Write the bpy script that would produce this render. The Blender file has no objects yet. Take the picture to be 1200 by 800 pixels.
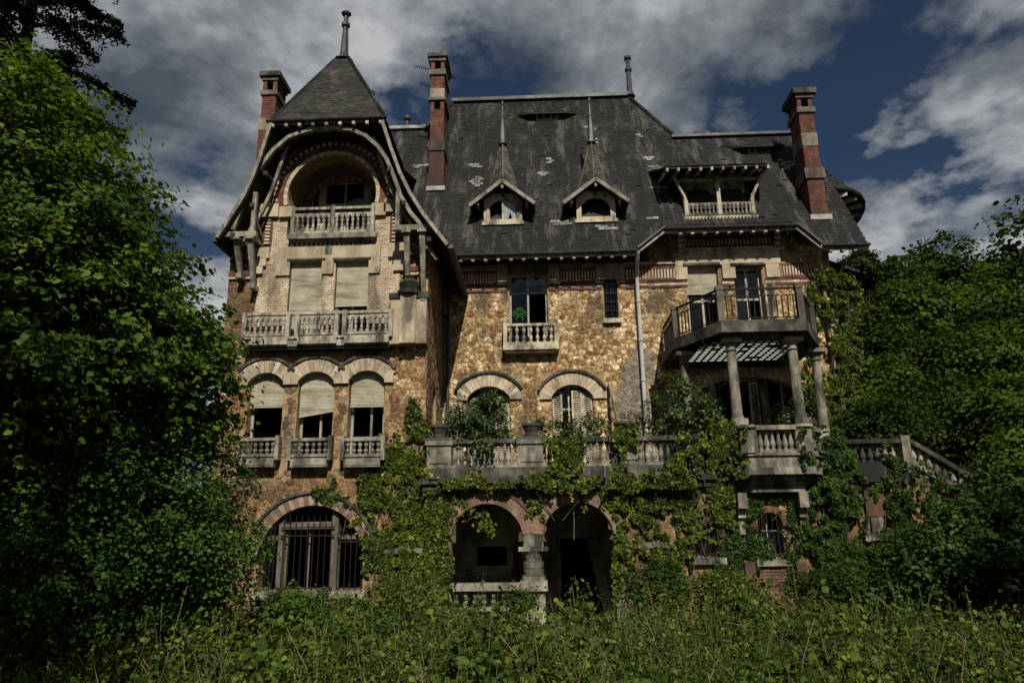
import bpy, bmesh, math, random
import numpy as np
from mathutils import Vector, Matrix, noise
from mathutils.geometry import tessellate_polygon

R = random.Random(7)
rng = np.random.default_rng(7)
PI = math.pi
rad = math.radians
sc = bpy.context.scene
COL = sc.collection

# ---------------------------------------------------------------- camera, sky, sun, exposure
F = 850.0
EYE = Vector((0, 0, 1.7))
CM = Matrix.Rotation(rad(2), 3, 'Z') @ Matrix.Rotation(PI / 2 + rad(15.3), 3, 'X') @ Matrix.Rotation(rad(-.8), 3, 'Z')
cam_d = bpy.data.cameras.new('camera')
cam_d.sensor_width = 36
cam_d.lens = F / 1200 * 36
cam_d.clip_end = 3000
cam = bpy.data.objects.new('camera', cam_d)
COL.objects.link(cam)
cam.matrix_world = Matrix.Translation(EYE) @ CM.to_4x4()
sc.camera = cam

SUN_EL, SUN_AZ = 43.0, -11.0          # azimuth: degrees left of straight behind the camera
to_sun = Vector((-math.sin(rad(SUN_AZ)) * math.cos(rad(SUN_EL)), -math.cos(rad(SUN_AZ)) * math.cos(rad(SUN_EL)), math.sin(rad(SUN_EL))))
sun_d = bpy.data.lights.new('sun', 'SUN')
sun_d.energy = 4.7
sun_d.angle = rad(.5)
sun_d.color = (1, .94, .83)
sun = bpy.data.objects.new('sun', sun_d)
COL.objects.link(sun)
sun.rotation_euler = (-to_sun).to_track_quat('-Z', 'Y').to_euler()

SKY_SCALE, SKY_W = 1.5, 34.2
world = bpy.data.worlds.new('World')
sc.world = world
world.use_nodes = True


def make_world():
    nt = world.node_tree
    n, l = nt.nodes, nt.links
    n.clear()
    out = n.new('ShaderNodeOutputWorld')
    bg = n.new('ShaderNodeBackground')
    l.new(bg.outputs[0], out.inputs[0])
    sky = n.new('ShaderNodeTexSky')
    sky.sky_type = 'NISHITA'
    sky.sun_disc = False
    sky.sun_elevation = rad(SUN_EL)
    sky.sun_rotation = math.atan2(to_sun.x, to_sun.y)
    sky.ozone_density = 1.2
    tc = n.new('ShaderNodeTexCoord')
    sep = n.new('ShaderNodeSeparateXYZ')
    l.new(tc.outputs['Generated'], sep.inputs[0])
    zz = n.new('ShaderNodeMath'); zz.operation = 'MAXIMUM'; zz.inputs[1].default_value = .0
    l.new(sep.outputs[2], zz.inputs[0])
    za = n.new('ShaderNodeMath'); za.operation = 'ADD'; za.inputs[1].default_value = .22
    l.new(zz.outputs[0], za.inputs[0])
    dx = n.new('ShaderNodeMath'); dx.operation = 'DIVIDE'
    dy = n.new('ShaderNodeMath'); dy.operation = 'DIVIDE'
    l.new(sep.outputs[0], dx.inputs[0]); l.new(za.outputs[0], dx.inputs[1])
    l.new(sep.outputs[1], dy.inputs[0]); l.new(za.outputs[0], dy.inputs[1])
    cmb = n.new('ShaderNodeCombineXYZ')
    l.new(dx.outputs[0], cmb.inputs[0]); l.new(dy.outputs[0], cmb.inputs[1])

    def nz(scale, w, detail, rough, dist=0.0):
        q = n.new('ShaderNodeTexNoise'); q.noise_dimensions = '4D'
        q.inputs['Scale'].default_value = scale; q.inputs['W'].default_value = w
        q.inputs['Detail'].default_value = detail; q.inputs['Roughness'].default_value = rough
        q.inputs['Distortion'].default_value = dist
        l.new(cmb.outputs[0], q.inputs['Vector'])
        return q

    def ramp(src, stops):
        r = n.new('ShaderNodeValToRGB')
        e = r.color_ramp.elements
        while len(e) < len(stops):
            e.new(.5)
        for k, (p, c) in zip(e, stops):
            k.position = p; k.color = (*c, 1)
        l.new(src, r.inputs[0])
        return r
    mask = ramp(nz(SKY_SCALE, SKY_W, 12, .60, .1).outputs[0], [(.432, (0, 0, 0)), (.468, (.5,) * 3), (.522, (1, 1, 1))])
    body = ramp(nz(3.4, SKY_W + 3.1, 10, .6, .15).outputs[0], [(.39, (1.0, 1.15, 1.36)), (.5, (2.7, 2.92, 3.15)), (.60, (5.9, 6.05, 6.2))])
    mix = n.new('ShaderNodeMix'); mix.data_type = 'RGBA'
    fade = n.new('ShaderNodeMapRange'); fade.inputs[1].default_value = -.01; fade.inputs[2].default_value = .06     # clouds thin out into the horizon haze
    l.new(sep.outputs[2], fade.inputs[0])
    mul = n.new('ShaderNodeMath'); mul.operation = 'MULTIPLY'
    l.new(mask.outputs[0], mul.inputs[0]); l.new(fade.outputs[0], mul.inputs[1])
    l.new(mul.outputs[0], mix.inputs[0])
    sat = n.new('ShaderNodeMix'); sat.data_type = 'RGBA'; sat.blend_type = 'MULTIPLY'; sat.inputs[0].default_value = 1
    sat.inputs[7].default_value = (.25, .30, .35, 1)
    l.new(sky.outputs[0], sat.inputs[6])
    l.new(sat.outputs[2], mix.inputs[6]); l.new(body.outputs[0], mix.inputs[7])
    l.new(mix.outputs[2], bg.inputs[0])
    bg.inputs[1].default_value = .07



make_world()
sc.view_settings.view_transform = 'Standard'
sc.view_settings.look = 'None'
sc.view_settings.exposure = 0.2
sc.view_settings.gamma = 1


# ---------------------------------------------------------------- from photograph to place
def at(px, py, Y):
    d = CM @ Vector(((px - 600) / F, (400 - py) / F, -1))
    return EYE + d * (Y / d.y)


def X(px, py, Y): return at(px, py, Y).x
def Z(px, py, Y): return at(px, py, Y).z


def rect(x0, y0, x1, y1, Y):
    xm, ym = (x0 + x1) / 2, (y0 + y1) / 2
    return X(x0, ym, Y), X(x1, ym, Y), Z(xm, y1, Y), Z(xm, y0, Y)


# ---------------------------------------------------------------- materials
def mat(name, cols, scale=3.0, rough=.85, bump=.25, bscale=None, stain=None, stain_amt=.5, stain_scale=(.8, .8, .3), rand=.0,
        moss=0, moss_col=(.03, .035, .012), metal=0, spec=.3, detail=7, hue=0, lichen=None, lichen_amt=.3, lichen_scale=(1.6, 1.0, .5)):
    m = bpy.data.materials.new(name)
    m.use_nodes = True
    nt = m.node_tree
    n, l = nt.nodes, nt.links
    b = n['Principled BSDF']
    b.inputs['Roughness'].default_value = rough
    b.inputs['Metallic'].default_value = metal
    b.inputs['Specular IOR Level'].default_value = spec
    tc = n.new('ShaderNodeTexCoord')
    oi = n.new('ShaderNodeObjectInfo')
    add = n.new('ShaderNodeVectorMath'); add.operation = 'ADD'
    l.new(tc.outputs['Object'], add.inputs[0]); l.new(oi.outputs['Location'], add.inputs[1])
    vec = add.outputs[0]

    def nz(s, d=detail, v=vec, ro=.6):
        q = n.new('ShaderNodeTexNoise'); q.inputs['Scale'].default_value = s; q.inputs['Detail'].default_value = d
        q.inputs['Roughness'].default_value = ro
        l.new(v, q.inputs['Vector'])
        return q.outputs[0]

    def mix(kind, fac, a, c):
        q = n.new('ShaderNodeMix'); q.data_type = 'RGBA'; q.blend_type = kind
        for s, val in ((0, fac), (6, a), (7, c)):
            if isinstance(val, (int, float)):
                q.inputs[s].default_value = val
            elif isinstance(val, tuple):
                q.inputs[s].default_value = (*val, 1)
            else:
                l.new(val, q.inputs[s])
        return q.outputs[2]

    def ramp(src, stops):
        r = n.new('ShaderNodeValToRGB')
        e = r.color_ramp.elements
        while len(e) < len(stops):
            e.new(.5)
        for k, (p, c) in zip(e, stops):
            k.position = p; k.color = (*c, 1)
        l.new(src, r.inputs[0])
        return r.outputs[0]
    k = len(cols)
    src = nz(scale)
    rnd = None
    if rand or hue:
        ge = n.new('ShaderNodeNewGeometry')
        sm = n.new('ShaderNodeMath'); sm.operation = 'ADD'
        l.new(ge.outputs['Random Per Island'], sm.inputs[0]); l.new(oi.outputs['Random'], sm.inputs[1])
        fr = n.new('ShaderNodeMath'); fr.operation = 'FRACT'
        l.new(sm.outputs[0], fr.inputs[0])
        rnd = fr.outputs[0]
    if hue:     # the piece itself picks where in the colours it starts
        a = n.new('ShaderNodeMath'); a.operation = 'MULTIPLY_ADD'; a.inputs[1].default_value = hue
        a.inputs[2].default_value = 0
        sub = n.new('ShaderNodeMath'); sub.operation = 'SUBTRACT'; sub.inputs[1].default_value = .5
        l.new(rnd, sub.inputs[0]); l.new(sub.outputs[0], a.inputs[0]); l.new(src, a.inputs[2])
        src = a.outputs[0]
    c = ramp(src, [(.5 + (i - (k - 1) / 2) * (.36 / max(1, k - 1)), cc) for i, cc in enumerate(cols)]) if k > 1 else None
    if c is None:
        q = n.new('ShaderNodeRGB'); q.outputs[0].default_value = (*cols[0], 1)
        c = q.outputs[0]
    if rand:
        g = ramp(rnd, [(0, (1 - rand,) * 3), (1, (1 + rand,) * 3)])
        c = mix('MULTIPLY', 1, c, g)
    if stain:
        mp = n.new('ShaderNodeMapping'); mp.inputs['Scale'].default_value = stain_scale
        l.new(vec, mp.inputs['Vector'])
        sn = nz(1.0, 8, mp.outputs[0], .68)
        f = ramp(sn, [(.60 - stain_amt * .25, (0,) * 3), (.72 - stain_amt * .2, (1,) * 3)])
        c = mix('MIX', f, c, stain)
    if lichen:
        mp2 = n.new('ShaderNodeMapping'); mp2.inputs['Scale'].default_value = lichen_scale; mp2.inputs['Location'].default_value = (7.3, 2.1, 4.4)
        l.new(vec, mp2.inputs['Vector'])
        f2 = ramp(nz(1.0, 12, mp2.outputs[0], .76), [(.64 - lichen_amt * .3, (0,) * 3), (.80 - lichen_amt * .25, (.85,) * 3)])
        c = mix('MIX', f2, c, lichen)
    if moss:
        ge2 = n.new('ShaderNodeNewGeometry')
        sp = n.new('ShaderNodeSeparateXYZ'); l.new(ge2.outputs['Normal'], sp.inputs[0])
        mm = n.new('ShaderNodeMath'); mm.operation = 'MULTIPLY'
        l.new(ramp(sp.outputs[2], [(.3, (0,) * 3), (.75, (1,) * 3)]), mm.inputs[0])
        l.new(ramp(nz(2.2), [(.5 - moss * .3, (0,) * 3), (.62 - moss * .2, (1,) * 3)]), mm.inputs[1])
        c = mix('MIX', mm.outputs[0], c, moss_col)
    l.new(c, b.inputs['Base Color'])
    if bump:
        bp = n.new('ShaderNodeBump'); bp.inputs['Strength'].default_value = bump; bp.inputs['Distance'].default_value = .05
        l.new(nz(bscale or scale * 4, 8), bp.inputs['Height'])
        l.new(bp.outputs[0], b.inputs['Normal'])
    return m


def leaf_mat(name, cols, trans=.35, rough=.5, spec=.3):
    m = bpy.data.materials.new(name)
    m.use_nodes = True
    nt = m.node_tree
    n, l = nt.nodes, nt.links
    b = n['Principled BSDF']
    out = n['Material Output']
    b.inputs['Roughness'].default_value = rough
    b.inputs['Specular IOR Level'].default_value = spec
    ge = n.new('ShaderNodeNewGeometry')
    r = n.new('ShaderNodeValToRGB')
    e = r.color_ramp.elements
    while len(e) < len(cols):
        e.new(.5)
    for i, (k, c) in enumerate(zip(e, cols)):
        k.position = i / (len(cols) - 1); k.color = (*c, 1)
    l.new(ge.outputs['Random Per Island'], r.inputs[0])
    tc = n.new('ShaderNodeTexCoord')
    q = n.new('ShaderNodeTexNoise'); q.inputs['Scale'].default_value = .9; q.inputs['Detail'].default_value = 3
    l.new(tc.outputs['Object'], q.inputs['Vector'])
    r2 = n.new('ShaderNodeValToRGB')
    r2.color_ramp.elements[0].position = .35; r2.color_ramp.elements[0].color = (.62, .68, .66, 1)
    r2.color_ramp.elements[1].position = .68; r2.color_ramp.elements[1].color = (1.25, 1.15, .9, 1)
    l.new(q.outputs[0], r2.inputs[0])
    mx = n.new('ShaderNodeMix'); mx.data_type = 'RGBA'; mx.blend_type = 'MULTIPLY'; mx.inputs[0].default_value = 1
    l.new(r.outputs[0], mx.inputs[6]); l.new(r2.outputs[0], mx.inputs[7])
    l.new(mx.outputs[2], b.inputs['Base Color'])
    t = n.new('ShaderNodeBsdfTranslucent')
    hs = n.new('ShaderNodeHueSaturation'); hs.inputs['Hue'].default_value = .485; hs.inputs['Saturation'].default_value = 1.1
    hs.inputs['Value'].default_value = 1.5
    l.new(mx.outputs[2], hs.inputs['Color']); l.new(hs.outputs[0], t.inputs['Color'])
    ms = n.new('ShaderNodeMixShader'); ms.inputs[0].default_value = trans
    l.new(b.outputs[0], ms.inputs[1]); l.new(t.outputs[0], ms.inputs[2])
    l.new(ms.outputs[0], out.inputs['Surface'])
    return m


def glass_mat():
    m = bpy.data.materials.new('old_glass')
    m.use_nodes = True
    nt = m.node_tree
    n, l = nt.nodes, nt.links
    n.remove(n['Principled BSDF'])
    g = n.new('ShaderNodeBsdfGlossy'); g.inputs['Roughness'].default_value = .03; g.inputs['Color'].default_value = (.9, .95, 1, 1)
    t = n.new('ShaderNodeBsdfTransparent'); t.inputs['Color'].default_value = (.5, .55, .55, 1)
    fr = n.new('ShaderNodeFresnel'); fr.inputs['IOR'].default_value = 1.5
    tc = n.new('ShaderNodeTexCoord')
    q = n.new('ShaderNodeTexNoise'); q.inputs['Scale'].default_value = 2.5
    l.new(tc.outputs['Object'], q.inputs['Vector'])
    bp = n.new('ShaderNodeBump'); bp.inputs['Strength'].default_value = .08; bp.inputs['Distance'].default_value = .1
    l.new(q.outputs[0], bp.inputs['Height']); l.new(bp.outputs[0], g.inputs['Normal'])
    ms = n.new('ShaderNodeMixShader')
    l.new(fr.outputs[0], ms.inputs[0]); l.new(t.outputs[0], ms.inputs[1]); l.new(g.outputs[0], ms.inputs[2])
    l.new(ms.outputs[0], n['Material Output'].inputs['Surface'])
    return m


BLK = (.025, .023, .02)
MORTAR = mat('lime_mortar', [(.16, .10, .05), (.27, .18, .095), (.38, .28, .16)], 6, bump=.6, stain=(.07, .055, .035), stain_amt=.35)
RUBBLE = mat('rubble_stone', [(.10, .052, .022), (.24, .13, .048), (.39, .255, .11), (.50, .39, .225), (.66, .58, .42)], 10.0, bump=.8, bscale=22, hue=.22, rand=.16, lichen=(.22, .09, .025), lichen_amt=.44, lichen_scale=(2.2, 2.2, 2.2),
             stain=(.075, .055, .035), stain_amt=.5, stain_scale=(.9, .9, .4))
RUBBLE_T = mat('rusty_rubble_stone', [(.07, .04, .018), (.17, .09, .036), (.29, .175, .075), (.40, .29, .165), (.52, .44, .31)], 10.0, bump=.8, bscale=22, hue=.17, rand=.14, lichen=(.2, .08, .022), lichen_amt=.5, lichen_scale=(2.2, 2.2, 2.2),
             stain=(.06, .045, .03), stain_amt=.52, stain_scale=(.9, .9, .4))
RUBBLE_LOW = mat('dark_rubble_stone', [(0.0595, 0.034, 0.017), (0.136, 0.07225, 0.02975), (0.2125, 0.1232, 0.05525), (0.2805, 0.187, 0.102)], 9.0, bump=.8, bscale=20, hue=.2, rand=.16,
                 stain=(.06, .05, .032), stain_amt=.5, stain_scale=(.6, .6, .3))  # darker, browner rubble for the lower, side and rear walls
ASHLAR = mat('dressed_limestone', [(.26, .205, .135), (.36, .295, .20), (.44, .37, .27)], 2.0, bump=.2, rand=.1, stain=(.11, .09, .065), stain_amt=.45, stain_scale=(1.6, 1.6, .6), moss=.4)
GREYSTONE = mat('weathered_limestone', [(.10, .09, .07), (.24, .22, .17), (.36, .33, .26)], 2.4, bump=.4, rand=.12, stain=(.035, .033, .028), stain_amt=.62, stain_scale=(1.4, 1.4, .5), moss=.7, moss_col=(.028, .03, .016))
DARKSTONE = mat('blackened_limestone', [(.02, .019, .016), (.065, .06, .05), (.15, .135, .105)], 3, bump=.5, stain=(.012, .012, .01), stain_amt=.6, moss=.6)
CREAM = mat('cream_brick', [(.34, .26, .17), (.44, .35, .245), (.53, .44, .33)], 3, bump=.2, rand=.16, stain=(.15, .12, .085), stain_amt=.5, stain_scale=(1.3, 1.3, .5), detail=5)
REDBRICK = mat('red_brick', [(0.06375, 0.02295, 0.01445), (0.1062, 0.03825, 0.02465), (0.153, 0.068, 0.04675)], 4, bump=.3, rand=.22, stain=(.05, .03, .022), stain_amt=.35, detail=5)
SLATE = mat('roof_slate', [(0.003212, 0.003212, 0.003212), (0.007229, 0.007144, 0.007026), (0.01445, 0.01405, 0.01284), (0.03413, 0.03252, 0.0281)], 1.0, rough=.75, bump=.3, bscale=14, rand=.36, hue=.09, spec=.25,
            stain=(.0075, .007, .0065), stain_amt=.76, stain_scale=(1.7, .4, .28), detail=9, lichen=(.12, .115, .10), lichen_amt=.41, lichen_scale=(2.6, .6, .45))
SLATE_T = mat('olive_slate', [(0.01262, 0.01205, 0.01091), (0.02582, 0.02468, 0.02123), (0.04877, 0.0459, 0.03787)], 2, rough=.78, bump=.3, bscale=14, rand=.3, hue=.12, spec=.25, stain=(.02, .019, .016), stain_amt=.4, lichen=(.2, .19, .16), lichen_amt=.12)
SLATE_GOLD = mat('lichened_slate', [(0.0375, 0.036, 0.03), (0.0675, 0.06375, 0.051), (0.1013, 0.0915, 0.0675)], 2, rough=.8, bump=.25, bscale=14, rand=.3, hue=.12)
TIMBER = mat('bare_grey_timber', [(0.1224, 0.108, 0.0864), (0.2088, 0.1872, 0.1476), (0.3024, 0.2772, 0.2232)], 5, bump=.3, rand=.12, stain=(.06, .055, .045), stain_amt=.4, stain_scale=(4, 4, .8))
BALTIMBER = mat('cream_weathered_timber', [(.17, .15, .12), (.29, .26, .205), (.42, .385, .31)], 5, bump=.3, rand=.12, stain=(.06, .052, .042), stain_amt=.55, stain_scale=(4, 4, .8))
PAINTW = mat('peeling_cream_paint', [(.30, .26, .19), (.42, .37, .27), (.50, .45, .34)], 5, bump=.25, rand=.08, stain=(.10, .085, .06), stain_amt=.55, stain_scale=(3, 3, 1.2))
GREYPAINT = mat('grey_window_paint', [(.20, .19, .165), (.29, .275, .24), (.36, .34, .30)], 6, bump=.2, stain=(.08, .075, .06), stain_amt=.4, stain_scale=(3, 3, 1))
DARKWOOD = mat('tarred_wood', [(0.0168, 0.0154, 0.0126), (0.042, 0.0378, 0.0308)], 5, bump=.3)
IRON = mat('rusty_iron', [(0.0056, 0.0056, 0.0056), (0.0126, 0.0098, 0.0084), (0.028, 0.0154, 0.0105)], 8, rough=.75, bump=.2, metal=0, spec=.2)
ZINC = mat('zinc', [(0.0245, 0.0259, 0.0266), (0.049, 0.0511, 0.0511), (0.084, 0.0861, 0.084)], 2.5, rough=.55, bump=.1, metal=.4, stain=(.03, .03, .028), stain_amt=.5)
LEADW = mat('lime_flashing', [(.16, .155, .14), (.28, .27, .245), (.40, .385, .35)], 5, bump=.3)
PIPE = mat('pale_downpipe', [(.30, .30, .29), (.44, .44, .42)], 3, rough=.5, bump=.1, stain=(.1, .09, .08), stain_amt=.3, stain_scale=(3, 3, 1))
BLIND = mat('faded_blind', [(.29, .26, .19), (.36, .33, .25), (.42, .39, .30)], 4, bump=.15, rand=.08, stain=(.17, .15, .10), stain_amt=.35, stain_scale=(.8, .8, 5))
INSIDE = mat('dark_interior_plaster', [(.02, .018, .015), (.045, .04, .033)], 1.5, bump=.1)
PORCHWALL = mat('stained_plaster', [(0.216, 0.1688, 0.1148), (0.3645, 0.297, 0.2093), (0.486, 0.4185, 0.297)], 1.6, bump=.3, stain=(.03, .025, .02), stain_amt=.5)
TERRAC = mat('orange_terracotta', [(.11, .048, .024), (.19, .085, .04), (.26, .15, .085)], 4, bump=.45, stain=(.05, .035, .022), stain_amt=.6)
BANDSTONE = mat('brown_limestone', [(.13, .105, .075), (.22, .185, .135), (.30, .26, .195)], 3, bump=.35, stain=(.05, .045, .035), stain_amt=.5)
MUTEDBRICK = mat('faded_brick', [(.12, .06, .04), (.18, .095, .062), (.23, .14, .095)], 4, bump=.4, rand=.2, stain=(.06, .045, .035), stain_amt=.5)
MUTEDSTONE = mat('brown_arch_stone', [(.16, .12, .08), (.25, .195, .135), (.32, .26, .19)], 4, bump=.4, rand=.15, stain=(.07, .06, .045), stain_amt=.5)
DULLSTONE = mat('dull_brown_stone', [(.06, .05, .038), (.115, .10, .075), (.17, .15, .115)], 3, bump=.4, stain=(.03, .027, .022), stain_amt=.5)  # dark brown tone for chimney courses, railing posts, mullions and window frames
FLUE_SHADE = mat('flue_shade_black', [(.004, .004, .004)], bump=0)  # black puts the dark of the chimney vent openings into the colour
GLASS = glass_mat()
GBLOCK = mat('frosted_glass_block', [(.42, .47, .45), (.62, .66, .62)], 5, rough=.25, bump=.05, spec=.5, rand=.35)
GREENPAINT = mat('green_spray_paint', [(.06, .20, .025), (.09, .27, .035)], 9, bump=0)
BARK = mat('bark', [(.02, .016, .011), (.05, .04, .028), (.09, .075, .055)], 7, bump=.8, moss=.4)
SOIL = mat('leaf_litter_soil', [(.010, .011, .005), (.022, .022, .010), (.035, .036, .014)], 2.5, bump=.6)
CLAY = mat('dark_planter', [(.03, .028, .025), (.07, .065, .055)], 5, bump=.4)
PLANK = mat('grey_board', [(.13, .11, .085), (.24, .21, .165)], 5, bump=.4, stain=(.07, .06, .045), stain_amt=.4)


# ---------------------------------------------------------------- mesh builder
class MB:
    def __init__(s):
        s.v, s.f, s.m = [], [], []

    def add(s, vs, fs, mi=0):
        o = len(s.v)
        s.v.extend(tuple(v) for v in vs)
        for f in fs:
            s.f.append(tuple(o + i for i in f)); s.m.append(mi)

    def box(s, x0, x1, y0, y1, z0, z1, mi=0):
        v = [(x, y, z) for x in (x0, x1) for y in (y0, y1) for z in (z0, z1)]
        s.add(v, [(0, 1, 3, 2), (4, 6, 7, 5), (0, 4, 5, 1), (2, 3, 7, 6), (0, 2, 6, 4), (1, 5, 7, 3)], mi)

    def xz(s, poly, y0, y1, mi=0):          # an outline in X and Z, thick in Y
        n = len(poly)
        v = [(x, y0, z) for x, z in poly] + [(x, y1, z) for x, z in poly]
        s.add(v, [tuple(range(n)), tuple(range(2 * n - 1, n - 1, -1))] + [(i, (i + 1) % n, n + (i + 1) % n, n + i) for i in range(n)], mi)

    def plan(s, poly, z0, z1, mi=0):        # an outline in X and Y, thick in Z
        n = len(poly)
        v = [(x, y, z0) for x, y in poly] + [(x, y, z1) for x, y in poly]
        s.add(v, [tuple(range(n)), tuple(range(2 * n - 1, n - 1, -1))] + [(i, (i + 1) % n, n + (i + 1) % n, n + i) for i in range(n)], mi)

    def holed(s, outer, holes, y0, y1, mi=0, fn=None):
        fn = fn or (lambda u, w, d: (u, d, w))
        loops = [outer] + holes
        flat = [p for lp in loops for p in lp]
        tris = tessellate_polygon([[Vector((x, z, 0)) for x, z in lp] for lp in loops])
        n = len(flat)
        v = [fn(x, z, y0) for x, z in flat] + [fn(x, z, y1) for x, z in flat]
        f = [tuple(t) for t in tris] + [tuple(n + i for i in t) for t in tris]
        o = 0
        for lp in loops:
            k = len(lp)
            for i in range(k):
                a, b = o + i, o + (i + 1) % k
                f.append((a, b, n + b, n + a))
            o += k
        s.add(v, f, mi)

    def slab(s, pts, t, mi=0):              # a flat polygon given a thickness vector
        n = len(pts)
        t = Vector(t)
        v = [Vector(p) for p in pts] + [Vector(p) + t for p in pts]
        s.add(v, [tuple(range(n)), tuple(range(2 * n - 1, n - 1, -1))] + [(i, (i + 1) % n, n + (i + 1) % n, n + i) for i in range(n)], mi)

    def bar(s, p, q, w, h, mi=0, up=(0, 0, 1), taper=1):
        p, q = Vector(p), Vector(q)
        d = (q - p).normalized()
        u = Vector(up)
        sd = d.cross(u)
        if sd.length < .01:
            sd = d.cross(Vector((0, 1, 0)))
        sd.normalize()
        u = sd.cross(d)
        v = []
        for c, k in ((p, 1), (q, taper)):
            for a, b in ((-1, -1), (1, -1), (1, 1), (-1, 1)):
                v.append(c + sd * (a * w / 2 * k) + u * (b * h / 2 * k))
        s.add(v, [(0, 1, 2, 3), (7, 6, 5, 4), (0, 4, 5, 1), (1, 5, 6, 2), (2, 6, 7, 3), (3, 7, 4, 0)], mi)

    def tube(s, pts, rs, n=6, mi=0):
        pts = [Vector(p) for p in pts]
        if isinstance(rs, (int, float)):
            rs = [rs] * len(pts)
        ref = Vector((.31, .2, .93)).normalized()
        v, f = [], []
        for i, p in enumerate(pts):
            d = pts[min(i + 1, len(pts) - 1)] - pts[max(i - 1, 0)]
            d.normalize()
            a = d.cross(ref)
            if a.length < .05:
                a = d.cross(Vector((1, 0, 0)))
            a.normalize()
            b = d.cross(a)
            for k in range(n):
                t = 2 * PI * k / n
                v.append(p + (a * math.cos(t) + b * math.sin(t)) * rs[i])
        for i in range(len(pts) - 1):
            for k in range(n):
                f.append((i * n + k, i * n + (k + 1) % n, (i + 1) * n + (k + 1) % n, (i + 1) * n + k))
        f.append(tuple(range(n))); f.append(tuple(range((len(pts) - 1) * n, len(pts) * n)))
        s.add(v, f, mi)

    def lathe(s, prof, c=(0, 0, 0), n=10, mi=0):
        v, f = [], []
        for r, z in prof:
            for k in range(n):
                t = 2 * PI * (k + .5) / n
                v.append((c[0] + r * math.cos(t), c[1] + r * math.sin(t), c[2] + z))
        for i in range(len(prof) - 1):
            for k in range(n):
                f.append((i * n + k, i * n + (k + 1) % n, (i + 1) * n + (k + 1) % n, (i + 1) * n + k))
        f.append(tuple(range(n))); f.append(tuple(range((len(prof) - 1) * n, len(prof) * n)))
        s.add(v, f, mi)

    def ribbon(s, line, t, y0, y1, mi=0):   # a band following a line in X, Z; t is its depth under the line
        n = len(line)
        low = []
        for i in range(n):
            a = Vector(line[max(0, i - 1)]); b = Vector(line[min(n - 1, i + 1)])
            d = (b - a).normalized()
            low.append((line[i][0] + d.y * t, line[i][1] - d.x * t))
        for i in range(n - 1):
            s.xz([line[i], line[i + 1], low[i + 1], low[i]], y0, y1, mi)

    def mesh(s, name, mats, smooth=False, fix=True):
        me = bpy.data.meshes.new(name)
        me.from_pydata(s.v, [], s.f)
        for m in (mats if isinstance(mats, (list, tuple)) else [mats]):
            me.materials.append(m)
        if isinstance(mats, (list, tuple)) and len(mats) > 1:
            me.polygons.foreach_set('material_index', s.m)
        if fix:
            bm = bmesh.new(); bm.from_mesh(me)
            bmesh.ops.recalc_face_normals(bm, faces=bm.faces)
            bm.to_mesh(me); bm.free()
        if smooth:
            me.shade_smooth()
        return me

    def build(s, name, mats, parent=None, smooth=False, fix=True, loc=None):
        return link(name, s.mesh(name, mats, smooth, fix), parent, loc)


def link(name, me, parent=None, loc=None, rot=None):
    o = bpy.data.objects.new(name, me)
    COL.objects.link(o)
    if loc is not None:
        o.location = loc
    if rot is not None:
        o.rotation_euler = rot
    if parent is not None:
        o.parent = parent
        if parent.type == 'EMPTY':
            o.matrix_parent_inverse = parent.matrix_basis.inverted()
    return o


def thing(name, label, cat, loc=(0, 0, 0), group=None):
    o = bpy.data.objects.new(name, None)
    COL.objects.link(o)
    o.location = loc
    o.empty_display_size = .3
    return tag(o, label, cat, group)


def tag(o, label, cat, group=None):
    o['label'] = label; o['category'] = cat
    if group:
        o['group'] = group
    return o


def box(name, m, parent, *b):
    q = MB(); q.box(*b)
    return q.build(name, m, parent)


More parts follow.
